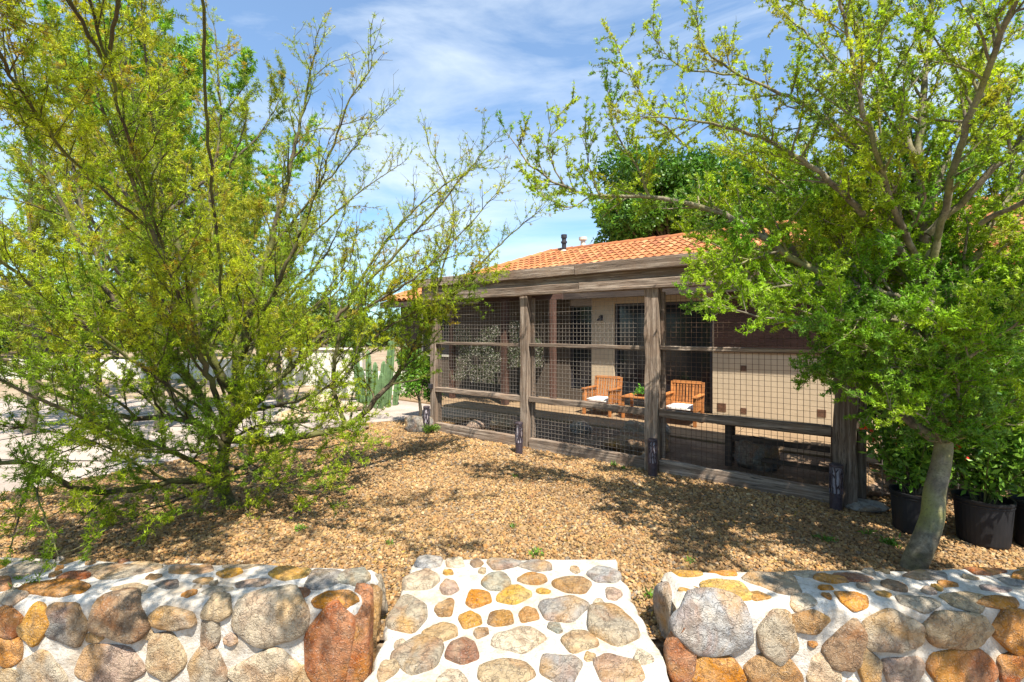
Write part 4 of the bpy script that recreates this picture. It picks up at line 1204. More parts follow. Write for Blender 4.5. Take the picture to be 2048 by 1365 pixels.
tR.limb(pxs([(1848, 450, 3.2), (1760, 340, 3.3), (1680, 260, 3.4), (1580, 195, 3.5), (1480, 150, 3.6), (1410, 100, 3.6), (1395, 45, 3.6)]), .028, .004, .1, l1=.7)
tR.limb(pxs([(1480, 150, 3.6), (1380, 140, 3.6), (1330, 110, 3.6), (1312, 70, 3.6)]), .009, .002, .1, l1=.4)
tR.limb(pxs([(1835, 350, 3.2), (1790, 200, 3.2), (1720, 80, 3.2), (1690, -50, 3.2)]), .028, .006, .1)
tR.limb(pxs([(1850, 610, 3.2), (1720, 575, 3.0), (1600, 570, 2.95), (1500, 590, 2.95), (1420, 610, 3.0)]), .022, .004, .1, l1=.75)
tR.limb(pxs([(1860, 640, 3.2), (1920, 560, 3.2), (1980, 450, 3.2), (2060, 330, 3.2), (2150, 200, 3.2)]), .034, .008, .1)
tR.limb(pxs([(1870, 760, 3.1), (1950, 680, 3.1), (2050, 570, 3.0), (2150, 480, 3)]), .034, .008, .1)
tR.limb(pxs([(1848, 450, 3.2), (1900, 300, 3.25), (1960, 150, 3.3), (2010, 0, 3.4)]), .026, .006, .1)
tR.limb(pxs([(1855, 560, 3.2), (1800, 400, 3.6), (1740, 250, 3.9), (1640, 100, 4.2), (1550, 10, 4.4)]), .026, .005, .1)
tR.limb(pxs([(1858, 700, 3.2), (1780, 620, 3.6), (1700, 540, 4), (1600, 440, 4.3), (1500, 330, 4.5), (1420, 230, 4.6)]), .028, .005, .1)
tR.limb(pxs([(1700, 540, 4), (1580, 520, 4.2), (1460, 500, 4.3), (1380, 470, 4.3)]), .016, .004, .1, l1=.8)
tR.limb(pxs([(1870, 800, 3.1), (1960, 770, 3.3), (2060, 720, 3.5)]), .022, .006, .1)
tR.limb(pxs([(1855, 560, 3.2), (1800, 450, 2.9), (1750, 300, 2.7), (1700, 100, 2.6), (1660, -100, 2.5)]), .024, .005, .2)
tR.limb(pxs([(1858, 660, 3.2), (1780, 640, 2.9), (1660, 640, 2.75), (1560, 640, 2.7), (1470, 620, 2.75)]), .014, .004, .2, l1=.7, d1=1.2)
tR.limb(pxs([(1800, 400, 3.6), (1700, 380, 3.6), (1600, 390, 3.6), (1500, 400, 3.7), (1420, 430, 3.8)]), .012, .003, .1, l1=.8, d1=1.2)
tR.limb(pxs([(1780, 620, 3.6), (1650, 590, 3.9), (1540, 570, 4.0), (1440, 560, 4.0)]), .012, .003, .1, l1=.7, d1=1.2)
tR.limb(pxs([(1872, 800, 3.1), (1930, 700, 2.9), (2000, 640, 2.8), (2060, 600, 2.7)]), .012, .003, .1, l1=.8, d1=1.2)
tR.limb(pxs([(1780, 800, 3.3), (1720, 790, 3.2), (1660, 760, 3.2)]), .012, .003, .1, l1=.5)
tR.limb(pxs([(1872, 780, 3.1), (1900, 740, 2.8), (1960, 700, 2.6), (2040, 640, 2.4)]), .018, .004, .2, l1=.7)
tR.limb(pxs([(1885, 900, 3.06), (1930, 850, 3.0), (1990, 820, 2.9), (2060, 790, 2.8)]), .016, .004, .2, l1=.6)
tR.limb([Vector((2.9, 3.1, 1.2)), Vector((3.3, 2.9, 1.6)), Vector((3.8, 2.7, 1.8)), Vector((4.2, 2.5, 1.9))], .018, .005, .2, bare=.02)
tR.limb([Vector((2.8, 3.1, 1.9)), Vector((2.6, 2.6, 2.8)), Vector((2.4, 2.0, 3.4)), Vector((2.1, 1.3, 3.8))], .024, .005, .2)
tR.limb([Vector((2.8, 3.1, 2.2)), Vector((3.2, 2.6, 2.9)), Vector((3.3, 2.0, 3.3)), Vector((3.2, 1.4, 3.6))], .024, .005, .2)
tR.limb([Vector((2.4, 2.0, 3.4)), Vector((2.2, 1.2, 3.6)), Vector((2.3, .5, 3.7)), Vector((2.5, .1, 3.7))], .02, .005, .1, bare=.05, d1=1.2)
tR.limb([Vector((3.2, 1.4, 3.6)), Vector((3.1, .7, 3.7)), Vector((2.9, .1, 3.8))], .018, .005, .1, bare=.05, d1=1.2)
tR.limb(pxs([(1740, 610, 3.1), (1720, 660, 3.2), (1700, 700, 3.3), (1650, 730, 3.4)]), .012, .003, .1, l1=.6, d1=1.3)
tR.limb(pxs([(1780, 640, 3.3), (1740, 680, 3.5), (1690, 720, 3.7)]), .012, .003, .1, l1=.6, d1=1.3)
tR.limb([Vector((2.85, 2.8, 2.2)), Vector((2.9, 1.7, 2.55)), Vector((2.6, 1.15, 2.62)), Vector((1.95, .98, 2.6))], .016, .004, .2, l1=.65, bare=.0, d1=2.2)
tR.limb([Vector((2.9, 2.6, 2.3)), Vector((3.2, 1.7, 2.5)), Vector((3.1, 1.1, 2.6)), Vector((2.8, .8, 2.6))], .016, .004, .2, l1=.65, bare=.0, d1=2.2)
tR.limb(pxs([(1740, 610, 3.1), (1700, 520, 3.2), (1640, 430, 3.3), (1560, 360, 3.4), (1480, 310, 3.5)]), .014, .003, .1, l1=.8, d1=1.2)
tR.limb(pxs([(1858, 690, 3.15), (1920, 620, 3.4), (1980, 540, 3.6), (2040, 430, 3.8), (2080, 330, 3.9)]), .018, .004, .1, l1=.9, d1=1.2)
tR.limb(pxs([(1850, 580, 3.2), (1880, 480, 3.5), (1930, 400, 3.7), (1960, 300, 3.9)]), .014, .003, .1, l1=.9, d1=1.2)
tR.limb(pxs([(1850, 600, 3.2), (1800, 540, 3.5), (1740, 470, 3.7), (1660, 400, 3.9), (1600, 330, 4.0)]), .014, .003, .1, l1=.9, d1=1.2)
tR.limb(pxs([(1560, 500, 3.2), (1500, 520, 3.1), (1430, 540, 3.0), (1380, 570, 3.0)]), .009, .003, .1, l1=.55, d1=1.2)
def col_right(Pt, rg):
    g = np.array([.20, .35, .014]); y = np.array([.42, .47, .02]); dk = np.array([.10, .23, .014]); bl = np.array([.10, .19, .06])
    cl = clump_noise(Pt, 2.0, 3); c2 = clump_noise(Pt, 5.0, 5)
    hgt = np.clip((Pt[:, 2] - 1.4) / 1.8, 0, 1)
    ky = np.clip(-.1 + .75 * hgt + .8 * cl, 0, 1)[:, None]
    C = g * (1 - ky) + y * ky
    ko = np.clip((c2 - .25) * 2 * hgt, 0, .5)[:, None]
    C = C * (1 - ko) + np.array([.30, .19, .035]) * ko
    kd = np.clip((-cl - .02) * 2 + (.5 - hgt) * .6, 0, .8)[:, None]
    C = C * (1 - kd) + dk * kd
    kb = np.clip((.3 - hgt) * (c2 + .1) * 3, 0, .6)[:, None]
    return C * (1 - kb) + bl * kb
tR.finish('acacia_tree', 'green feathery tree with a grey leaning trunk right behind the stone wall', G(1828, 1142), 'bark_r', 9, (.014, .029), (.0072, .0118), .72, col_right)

# ------------------------------------------------------------------ second tree row on the left
def back_acacia(seed, base, hgt, spread, label, col, n=9, leafk=10, ln=(.04, .08), wd=(.009, .017), bare=.1, bark='bark_d', tp=.04, lean=0.0, group='feathery trees behind the front left tree', r0=.07, name='acacia_tree', low=.15, dens=.55):
    t = Tree(seed, bare=bare, up=.25, l1=(.7, 1.4), sp1=.20, l2=(.3, .6), sp2=.16, l3=(.1, .2), sp3=.22, tp=tp * .85)
    base = Vector(base); r = t.r
    top = base + Vector((lean, 0, hgt))
    pts = [base, base + Vector((lean * .2 + r.uniform(-.1, .1), r.uniform(-.1, .1), hgt * .3)), base + Vector((lean * .6 + r.uniform(-.15, .15), 0, hgt * .65)), top]
    t.limb(pts, r0, .015, .3, 8, d1=dens)
    for i in range(n):
        f = low + .6 * i / n; st = base.lerp(top, f) ; an = i * 2.4 + r.uniform(-.4, .4)
        L_ = spread * r.uniform(.75, 1.1) * (1 - .3 * f); o = Vector((math.cos(an), math.sin(an), 0))
        t.limb([st, st + o * L_ * .35 + Vector((0, 0, hgt * .12)), st + o * L_ * .75 + Vector((0, 0, hgt * .25)), st + o * L_ + Vector((0, 0, hgt * r.uniform(.3, .45)))], r0 * .5, .008, .15, 6, d1=dens)
    return t.finish(name, label, base, bark, leafk, ln, wd, .65, col, group)
def colmix(a, b, c=None):
    a, b = np.array(a), np.array(b)
    def f(Pt, rg):
        k = np.clip(.5 + 1.2 * clump_noise(Pt, 1.1, 4), 0, 1)[:, None]
        return a * (1 - k) + b * k
    return f
yg = colmix((.15, .22, .018), (.33, .32, .022)); gg = colmix((.12, .25, .02), (.24, .40, .035)); dg = colmix((.035, .085, .018), (.08, .15, .03))
v = W(318, 860, 7.2); v.z = 0
back_acacia(301, v, 5.6, 1.9, 'tall dark trunked tree with ochre foliage reaching the top left of the view', yg, 11)
v = W(60, 850, 7.0); v.z = 0
back_acacia(302, v, 4.6, 1.8, 'feathery tree at the far left edge, behind the driveway', yg, 9)
v = W(560, 800, 9.5); v.z = 0
back_acacia(303, v, 3.9, 1.9, 'shorter feathery tree beyond the driveway, left of the white planter', yg, 8)
v = W(200, 780, 11.0); v.z = 0
back_acacia(304, v, 4.8, 2.4, 'second row feathery tree past the driveway, far left', gg, 8, ln=(.04, .08), wd=(.012, .022))
v = W(330, 760, 12.5); v.z = 0
back_acacia(305, v, 9.6, 2.6, 'tallest bright green tree rising above the others at top left', gg, 13, leafk=6, ln=(.06, .12), wd=(.022, .040), r0=.14, low=.2, dens=.8, bare=0)
v = W(470, 760, 12.0); v.z = 0
back_acacia(306, v, 6.2, 2.0, 'slender mid green tree to the right of the tallest tree', gg, 9, ln=(.05, .09), wd=(.016, .03), r0=.08)

# ------------------------------------------------------------------ rounded dense trees and shrubs
def blob_tree(name, label, base, cz, rad, seed, cola, colb, nb=40, per=900, size=(.08, .16), group=None, cat='tree', trunk=True, bark='bark_d', br=(.22, .42), flat=.8):
    rg = np.random.default_rng(seed); r = random.Random(seed)
    base = Vector(base); c = base + Vector((0, 0, cz)); rad = Vector(rad)
    root = tag(empty(name, base), label, cat, group)
    T = Tubes(); Pts = []; Ds = []; Cs = []
    cola = np.array(cola); colb = np.array(colb)
    for i in range(nb):
        d = unit(rg.normal(0, 1, (1, 3)))[0]
        if d[2] < -.5: d[2] *= -.5
        q = rg.uniform(.35, .9)
        bc = np.array([c.x + d[0] * rad.x * q, c.y + d[1] * rad.y * q, c.z + d[2] * rad.z * q])
        b_r = rg.uniform(*br) * min(rad.x, rad.z)
        dd = unit(rg.normal(0, 1, (per, 3)))
        rr = b_r * rg.uniform(.55, 1.08, (per, 1)) ** .6
        p = bc + dd * rr * np.array([1, 1, flat])
        p += rg.normal(0, b_r * .05, p.shape)
        Pts.append(p); Ds.append(dd)
        k = rg.uniform(0, 1)
        Cs.append(np.tile(cola * (1 - k) + colb * k, (per, 1)))
        if trunk:
            s0 = base.lerp(c, r.uniform(.45, 1.0)); e = Vector(bc); m = s0.lerp(e, .5) + Vector((0, 0, -.06 * rad.z))
            T.add([s0, s0.lerp(m, .5), m, m.lerp(e, .5), e], .03 * rad.x * .6, .006 * rad.x, 5)
    if trunk:
        T.add([base, base.lerp(c, .33) + Vector((.03, 0, 0)), base.lerp(c, .66), c], .055 * rad.x + .02, .025 * rad.x, 8)
        V, Fc = T.build(); put('trunk', np_mesh('trunk', V, Fc, smooth=True), M[bark], root)
    Pt = np.concatenate(Pts); D = np.concatenate(Ds); C = np.concatenate(Cs)
    kp = Pt[:, 2] > base.z + .02; Pt, D, C = Pt[kp], D[kp], C[kp]
    V, Fc, Cc = leaf_tris(Pt, D, 1, size, (size[0] * .45, size[1] * .5), .6, C, rg, .3, True)
    put('crown', np_mesh('crown', V, Fc, Cc), M['leaf_broad'], root)
    return root
def at0(px, d): return Vector(((px - 1024) / F * d, d, -.03))
blob_tree('broadleaf_tree', 'large dark green domed tree rising behind the tiled roof', at0(1360, 21), 6.9, (4.9, 3.6, 3.7), 401, (.035, .10, .010), (.10, .21, .022), 130, 820, (.13, .25), br=(.15, .30), group='trees beyond the house')
blob_tree('broadleaf_tree', 'dark tree behind the roof ridge, mostly hidden by the right hand tree', at0(1640, 22), 6.0, (4.0, 3.2, 2.6), 402, (.035, .085, .016), (.07, .14, .025), 45, 650, (.13, .24), group='trees beyond the house')
blob_tree('broadleaf_tree', 'small low treetop just showing over the roof left of the vents', at0(1000, 24), 3.4, (1.6, 1.5, 1.3), 403, (.07, .12, .02), (.12, .18, .03), 22, 600, (.09, .16), group='trees beyond the house')
bgt = [(-60, 26, 3.0, 2.4), (90, 30, 3.4, 3.2), (230, 24, 2.7, 2.3), (390, 28, 3.2, 2.8), (520, 25, 2.7, 2.2), (640, 27, 2.6, 2.0)]
lb = ['hazy green tree at the far left edge of the horizon', 'broad distant tree behind the leftmost feathery trees', 'low round tree far beyond the driveway', 'wide distant tree seen between the dark trunks', 'distant tree behind the bleached boulders', 'distant low tree left of the white planter wall']
for i, (px, d, cz, rr) in enumerate(bgt):
    blob_tree('distant_tree', lb[i], at0(px, d), cz * .75, (rr * 1.2, rr, rr * .75), 410 + i, (.05, .095, .022), (.12, .17, .045), 26, 300, (.18, .32), group='distant trees along the left horizon')
# far wood closing the horizon
rgw = np.random.default_rng(9)
n = 26000
az = rgw.uniform(-1.25, 1.25, n); rr_ = rgw.uniform(45, 60, n)
hh = 1.6 + 1.5 * np.array([mnoise.noise(Vector((a * 9, 0, 0))) + .6 * mnoise.noise(Vector((a * 31, 5, 0))) for a in az])
Pt = np.stack([np.sin(az) * rr_, np.cos(az) * rr_, rgw.uniform(0, 1, n) ** .8 * (hh + 1.2)], axis=1)
V, Fc, Cc = leaf_tris(Pt, unit(rgw.normal(0, 1, (n, 3))), 1, (.6, 1.1), (.3, .6), .6, np.tile(np.array([.06, .10, .035]), (n, 1)), rgw, .4, True)
tag(put('far_wood', np_mesh('far_wood', V, Fc, Cc), M['leaf_broad']), 'distant line of trees and scrub along the horizon', 'wood', kind='stuff')

# shrubs near the pen's far post
blob_tree('leafy_shrub', 'fresh green shrub beside the far left pen post', at0(838, 7.6), .75, (.36, .34, .65), 430, (.06, .17, .015), (.16, .30, .03), 26, 260, (.03, .06), cat='shrub', br=(.3, .5))
v = G(880, 868, 0) ; 
blob_tree('leafy_shrub', 'tiny green plant at the foot of the far left pen post', G(862, 868), .07, (.14, .12, .09), 431, (.10, .19, .02), (.2, .3, .04), 8, 60, (.02, .035), cat='shrub', trunk=False, br=(.35, .6))

# ------------------------------------------------------------------ the house
hs = tag(empty('house', P(3, 6, 0)), 'single storey house with cream walls and orange clay tile roof', 'house')
def hbox(name, a0, a1, b0, b1, z0, z1, mt, bev=0, parent=hs, label=None):
    c = P((a0+a1)/2, (b0+b1)/2, (z0+z1)/2)
    me = MB().box(-(a1-a0)/2, (a1-a0)/2, -(b1-b0)/2, (b1-b0)/2, -(z1-z0)/2, (z1-z0)/2).mesh(name, bev)
    o = put(name, me, mt, None, loc=c, rot=(0, 0, ANG))
    o.parent = parent; 
    Mx = Matrix.Identity(4); ch = parent
    while ch is not None: Mx = ch.matrix_basis @ Mx; ch = ch.parent
    o.matrix_basis = Mx.inverted() @ o.matrix_basis
    if label: o['label'] = label
    return o
WB = 4.0
AL, AR = -5.6, 15.0
EZ = 2.32
dA0, dA1 = pen_a(1228, WB), pen_a(1425, WB)
wA0, wA1 = pen_a(1140, WB), pen_a(1183, WB)
hbox('wall', AL, wA0, WB, WB + .2, -.1, EZ + .1, M['shadewall'] if 'shadewall' in M else M['mauve'], label='taupe wall section, darkened for shade, behind the flowering vine')
hbox('wall', wA1, dA0, WB - .004, WB + .2, -.1, EZ + .1, M['cream'])
hbox('wall', dA1, 9.2, WB, WB + .2, -.1, EZ + .1, M['cream'], label='cream wall with small brown inset tiles')
hbox('wall', 9.2, AR, WB + .003, WB + .2, -.1, EZ + .1, M['mauve'])
hbox('wall', wA0, wA1, WB, WB + .2, -.1, .25, M['shadewall']); hbox('wall', wA0, wA1, WB + .01, WB + .2, 2.1, EZ + .1, M['mauve'])
hbox('wall', dA0, dA1, WB, WB + .2, 2.12, EZ + .1, M['cream'])
hbox('wall', AL, AL + .2, WB + .2, 12, -.1, EZ + .1, M['mauve']); hbox('wall', AR - .2, AR, WB + .2, 12, -.1, EZ + .1, M['mauve'])
hbox('wall', AL, AR, 11.9, 12.1, -.1, EZ + .1, M['mauve'])
# glazed door and window
dr = hbox('glass_door', dA0 + .05, dA1 - .05, WB + .10, WB + .12, .02, 2.08, M['glass'])
for (a, b_) in ((dA0, dA0 + .06), ((dA0 + dA1) / 2 - .04, (dA0 + dA1) / 2 + .04), (dA1 - .06, dA1)): hbox('frame', a, b_, WB + .05, WB + .15, 0, 2.12, M['black'], parent=dr)
hbox('frame', dA0 + .06, dA1 - .06, WB + .05, WB + .15, 2.06, 2.12, M['black'], parent=dr)
for k in range(14):
    hbox('blind_slat', dA0 + .07, dA1 - .07, WB + .13, WB + .145, .2 + k * .13, .26 + k * .13, M['bronze'], parent=dr)
wn = hbox('window', wA0 + .04, wA1 - .04, WB + .10, WB + .12, .27, 2.08, M['glass'])
hbox('frame', wA0, wA0 + .04, WB + .05, WB + .14, .25, 2.1, M['black'], parent=wn); hbox('frame', wA1 - .04, wA1, WB + .05, WB + .14, .25, 2.1, M['black'], parent=wn)
for k in range(9):  # eave shade on the upper cream wall, put in as dark boards
    hbox('eave_shade_board', dA1 + .03, 8.4, WB - .03, WB - .002, 1.16 + .133 * k, 1.16 + .133 * k + .127, M['red_wood'])
# brown inset tiles on the cream wall
for (px, py, s) in ((1487, 737, .10), (1643, 743, .11), (1487, 822, .10), (1643, 827, .12), (1443, 815, .15)):
    a = pen_a(px, WB); d = P(a, WB).y; z = H - (py - HY) / F * d
    hbox('inset_tile', a - s/2, a + s/2, WB - .008, WB + .02, z - s/2, z + s/2, M['inset'], .002)
a = pen_a(1203, WB); zz = H + 22 / F * P(a, WB).y
sc = tag(empty('wall_lantern', P(a, WB, zz), ANG), 'small black wall bracket lantern on the pale pier beside the glass door', 'lantern')
put('bracket', MB().bar((0, 0, .06), (0, -.12, .08), .010, 6).bar((0, -.12, .08), (0, -.12, .03), .008, 6).box(-.03, .03, -.012, 0, -.02, .10).mesh('bracket'), M['black'], sc, loc=(0, 0, 0))
put('shade', MB().lathe([(.012, .04), (.055, -.02), (.05, -.02), (.01, .035)], 12, (0, -.12, 0)).mesh('shade'), M['black'], sc, loc=(0, 0, 0))
# right-hand part: window in the mauve wall
w2 = hbox('window', 10.3, 11.5, WB - .01, WB + .02, 1.0, 1.95, M['glass'])
for (a0, a1, z0, z1) in ((10.24, 10.3, .94, 2.01), (11.5, 11.56, .94, 2.01), (10.3, 11.5, .94, 1.0), (10.3, 11.5, 1.95, 2.01), (10.87, 10.93, 1.0, 1.95)): hbox('frame', a0, a1, WB - .03, WB - .001, z0, z1, M['trimw'], parent=w2)
w3 = hbox('window', -4.6, -3.4, WB - .01, WB + .02, .9, 1.95, M['glass'])
for (a0, a1, z0, z1) in ((-4.66, -4.6, .84, 2.01), (-3.4, -3.34, .84, 2.01), (-4.6, -3.4, .84, .9), (-4.6, -3.4, 1.95, 2.01)): hbox('frame', a0, a1, WB - .03, WB - .001, z0, z1, M['trimw'], parent=w3)
# roof: eave at b=3.57, ridge at b=8
EB, RB, RZ = 3.57, 8.0, 4.13
slope = (RZ - EZ - .06) / (RB - EB)
HL = AL - .4; HRG = HL + 3.2
rv = [P(HL, EB, EZ + .06), P(AR + .4, EB, EZ + .06), P(AR + .4, RB, RZ), P(HRG, RB, RZ), P(HL, 2 * RB - EB, EZ + .06), P(AR + .4, 2 * RB - EB, EZ + .06)]
V = rv + [v - Vector((0, 0, .1)) for v in rv]
Fq = [[0, 1, 2, 3], [3, 2, 5, 4], [0, 3, 4], [6, 9, 8, 7], [9, 10, 11, 8], [6, 10, 9], [0, 6, 7, 1], [4, 5, 11, 10], [0, 4, 10, 6], [1, 7, 8, 2], [2, 8, 11, 5]]
roof = put('roof', py_mesh('roof', V, Fq), M['tile'], hs)
hbox('fascia', HL + .02, AR + .38, EB - .03, EB + .0, EZ - .10, EZ + .05, M['dark_wood'])
hbox('soffit', HL + .05, AR + .35, EB + .005, WB - .04, EZ - .075, EZ - .06, M['dark_wood'])
# tiles
def tile_geo():
    V = []; Fc = []; n = 6; Lt = .40
    for (x, lift) in ((0, .03), (Lt, .0)):
        for rad in (.098, .082):
            for i in range(n + 1):
                t = PI * i / n
                V.append((math.cos(t) * rad, x, math.sin(t) * rad * .75 + lift))
    m = n + 1
    for i in range(n):
        Fc.append([i, i+1, 2*m+i+1, 2*m+i]); Fc.append([m+i+1, m+i, i, i+1][::-1])
    # shallow pan beside the barrel
    b = len(V)
    for (x, lift) in ((0, .022), (Lt, -.006)):
        for (q, z) in ((.098, .005), (.13, -.012), (.17, -.012), (.205, .005)): V.append((q, x, z + lift))
        for (q, z) in ((.098, -.012), (.205, -.012)): V.append((q, x, z + lift))
    for i in range(3): Fc.append([b+i, b+6+i, b+6+i+1, b+i+1])
    Fc.append([b, b+1, b+2, b+3, b+5, b+4])
    return V, Fc
TV, TF = tile_geo()
tme = py_mesh('tile', TV, TF); tme.materials.append(M['tile'])
an = math.atan(slope)
Lsl = math.hypot(RB - EB, RZ - EZ - .06)
ex = U; ey = (N * math.cos(an) + Vector((0, 0, math.sin(an)))); ez = ex.cross(ey)
Rt = Matrix((ex, ey, ez)).transposed()
cand = []
rows = int(Lsl / .33); colsn = int((AR + .4 - HL) / .205)
for j in range(rows):
    for i in range(colsn):
        a = HL + .1 + i * .205; s = j * .33 - .03
        if a - HL < (s + .25) * (HRG - HL) / Lsl: continue
        pos = P(a, EB, EZ + .06) + ey * s + ez * .012
        px = 1024 + F * pos.x / pos.y; py = HY - F * (pos.z - H) / pos.y
        dd = abs(px - 1230)
        vis = (980 < px < 1520) and py < 560 - (px - 1000) * .10
        cand.append((0 if vis else 1, dd if vis else pos.y, pos))
cand.sort(key=lambda t: (t[0], t[1]))
rt_e = Rt.to_euler()
for q, (_, _, pos) in enumerate(cand[:295]):
    o = bpy.data.objects.new('tile', tme); COL.objects.link(o)
    o.parent = roof
    r_ = random.Random(q)
    Mt = Matrix.Translation(pos) @ Rt.to_4x4() @ Matrix.Rotation(r_.uniform(-.02, .02), 4, 'Z') 
    o.matrix_basis = Mt      # the roof's own matrix is the house's inverse, so world coordinates hold below
Vn = []; Fn = []
tv = np.array(TV)
Rn = np.array(Rt)
for (_, _, pos) in cand[295:]:
    b = len(Vn) * 0 + sum(0 for _ in ()) 
    base_i = len(Vn)
    Vn.extend((tv @ Rn.T + np.array(pos)).tolist())
    Fn.extend([[k + base_i for k in f] for f in TF])
o = put('more_tiles', py_mesh('more_tiles', Vn, Fn), M['tile']); o.parent = roof; o['kind'] = 'stuff'
# ridge and hip caps
mb = MB()
cap_me = py_mesh('ridge_cap', [(x, math.cos(PI*i/6) * .13, math.sin(PI*i/6) * .10 + (0.02 if x > 0 else 0)) for x in (-.2, .22) for i in range(7)], [[i, i+1, 8+i, 7+i] for i in range(6)] + [[7+i for i in range(7)]]); cap_me.materials.append(M['tile'])
def caps(p, q, name):
    d = q - p; n_ = int(d.length / .38)
    for k in range(n_):
        o = bpy.data.objects.new(name, cap_me); COL.objects.link(o); o.parent = roof
        o.matrix_basis = Matrix.Translation(p.lerp(q, (k + .5) / n_) + Vector((0, 0, .02))) @ d.to_track_quat('X', 'Z').to_matrix().to_4x4()
caps(rv[3], rv[2], 'ridge_cap'); caps(rv[0], rv[3], 'hip_cap')
# vents standing on the roof
def on_roof(px, py):
    k = Vector(((px - 1024) / F, 1, -(py - HY) / F))
    # plane through eave
    p0 = P(HL, EB, EZ + .06); t = (p0 - Vector((0, 0, H))).dot(ez) / k.dot(ez)
    return Vector((0, 0, H)) + k * t
v = on_roof(1128, 506)
vt = tag(empty('roof_vent', v), 'black flue pipe with a collared cap on the tile roof', 'vent pipe')
put('pipe', MB().lathe([(.07, -.1), (.07, .30), (.10, .31), (.10, .36), (.07, .38), (.07, .46), (.095, .47), (.095, .58), (0, .59)], 16).mesh('pipe'), M['black'], vt, loc=(0, 0, 0))
put('flashing', MB().lathe([(.24, -.03), (.16, .03), (.07, .09)], 16).mesh('flashing'), M['trimw'], vt, loc=(0, 0, 0))
v = on_roof(1166, 499)
vt = tag(empty('roof_vent', v), 'short cream vent pipe with a pinkish cap beside the black flue', 'vent pipe')
put('pipe', MB().lathe([(.15, -.1), (.08, .08), (.075, .30), (0, .30)], 12).mesh('pipe'), M['trimw'], vt, loc=(0, 0, 0))
put('cap', MB().lathe([(.0, .29), (.13, .29), (.13, .38), (.0, .38)], 12).mesh('cap'), M['trimw'], vt, loc=(0, 0, 0))

# ------------------------------------------------------------------ trellis posts with flowering vine
r = random.Random(77)
tp_ = G(1010, 811); tp2 = P(pen_a(1106, 3.1), 3.1)
g1 = tag(empty('trellis_arch', tp_), 'red brown post and beam trellis behind the left and middle bays', 'trellis')
board('post', tp_ - Vector((0, 0, .05)), tp_ + Vector((0, 0, 2.2)), .13, .13, M['red_wood'], g1, r)
board('post', tp2 - Vector((0, 0, .05)), tp2 + Vector((0, 0, 2.2)), .11, .11, M['red_wood'], g1, r)
tp0 = P(pen_a(905, 2.56), 2.56)
board('post', tp0 - Vector((0, 0, .05)), tp0 + Vector((0, 0, 2.2)), .11, .11, M['red_wood'], g1, r)
board('beam', tp0 + Vector((-.1, 0, 2.27)), tp2 + Vector((.2, 0, 2.27)), .1, .14, M['red_wood'], g1, r)
for k in range(11):
    z = 1.0 + .11 * k
    board('lath', tp0 + Vector((.05, .09, z)), tp_ + Vector((.0, .09, z)), .02, .03, M['dark_wood'], g1, r)
def vine(name, label, pts_box, n, seed, flower, ff=.35, leafsize=(.03, .06), cola=(.04, .09, .02), colb=(.09, .16, .03), cat='vine', fs=.03):
    """a sheet of canes, leaves and blossoms filling the box between two points with depth"""
    rg = np.random.default_rng(seed); rr = random.Random(seed)
    p0, p1, z0, z1, dep = pts_box
    root = tag(empty(name, Vector((p0.x, p0.y, z0))), label, cat)
    T = Tubes(); Pt = []
    for i in range(26):
        f = rr.random(); b = p0.lerp(p1, f); q = p0.lerp(p1, min(1, max(0, f + rr.uniform(-.25, .25))))
        zt = z0 + (z1 - z0) * rr.uniform(.5, 1)
        b = Vector((b.x, b.y + rr.uniform(-dep, dep) * .4, z0)); q = Vector((q.x, q.y + rr.uniform(-dep, dep) * .5, zt))
        m1 = b.lerp(q, .3) + Vector((rr.uniform(-.1, .1), 0, 0)); m2 = b.lerp(q, .7) + Vector((rr.uniform(-.1, .1), 0, .03))
        T.add([b, m1, m2, q], .008, .003, 4)
    V, Fc = T.build(); put('stems', np_mesh('stems', V, Fc), M['bark_d'], root)
    f = rg.uniform(0, 1, n); z = rg.uniform(0, 1, n)
    Pt = np.array(p0)[None] * (1 - f[:, None]) + np.array(p1)[None] * f[:, None]; Pt[:, 2] = z0 + (z1 - z0) * z
    nn = clump_noise(Pt, 3.2, seed)
    edge = np.minimum(np.minimum(f, 1 - f) * 5, np.minimum(z + .3, 1 - z) * 4)
    kp = (nn + .35 * np.minimum(edge, 1)) > .08
    Pt = Pt[kp]; Pt[:, 1] += rg.normal(0, dep * .35, len(Pt)); Pt[:, 0] += rg.normal(0, .03, len(Pt))
    k = rg.uniform(0, 1, (len(Pt), 1)); C = np.array(cola) * (1 - k) + np.array(colb) * k
    V, Fc, Cc = leaf_tris(Pt, unit(rg.normal(0, 1, Pt.shape)), 2, leafsize, (leafsize[0] * .5, leafsize[1] * .55), .6, C, rg, .25, True)
    put('leaves', np_mesh('leaves', V, Fc, Cc), M['leaf_broad'], root)
    m = rg.uniform(0, 1, len(Pt)) < ff
    Pf = Pt[m] + np.array([0, -.03, 0])
    V, Fc, Cc = leaf_tris(Pf, unit(rg.normal(0, 1, Pf.shape) + np.array([0, -1, .5])), 4, (fs * .7, fs), (fs * .5, fs * .7), .6, np.tile(np.array(flower), (len(Pf), 1)), rg, .12, True)
    put('blossoms', np_mesh('blossoms', V, Fc, Cc), M['petal'], root)
    return root
v0 = tp0 + Vector((.0, -.05, 0)); v1 = tp_ + Vector((-.1, -.1, 0))
for k in range(17):  # lath roof added over the trellis to shade the left wall and vine
    q = tp0 + (tp2 - tp0) * ((k + .5) / 17)
    board('shade_lath', q - N * .8 + Vector((0, 0, 2.36)), q + N * .95 + Vector((0, 0, 2.36)), .14, .03, M['dark_wood'], g1, r)
vine('jasmine_vine', 'white blossoming vine hanging behind the left bay of the pen', (v0, v1, .45, 1.66, .3), 6500, 51, (.46, .42, .41), .34, (.014, .028), (.03, .06, .015), (.07, .11, .025), fs=.017)
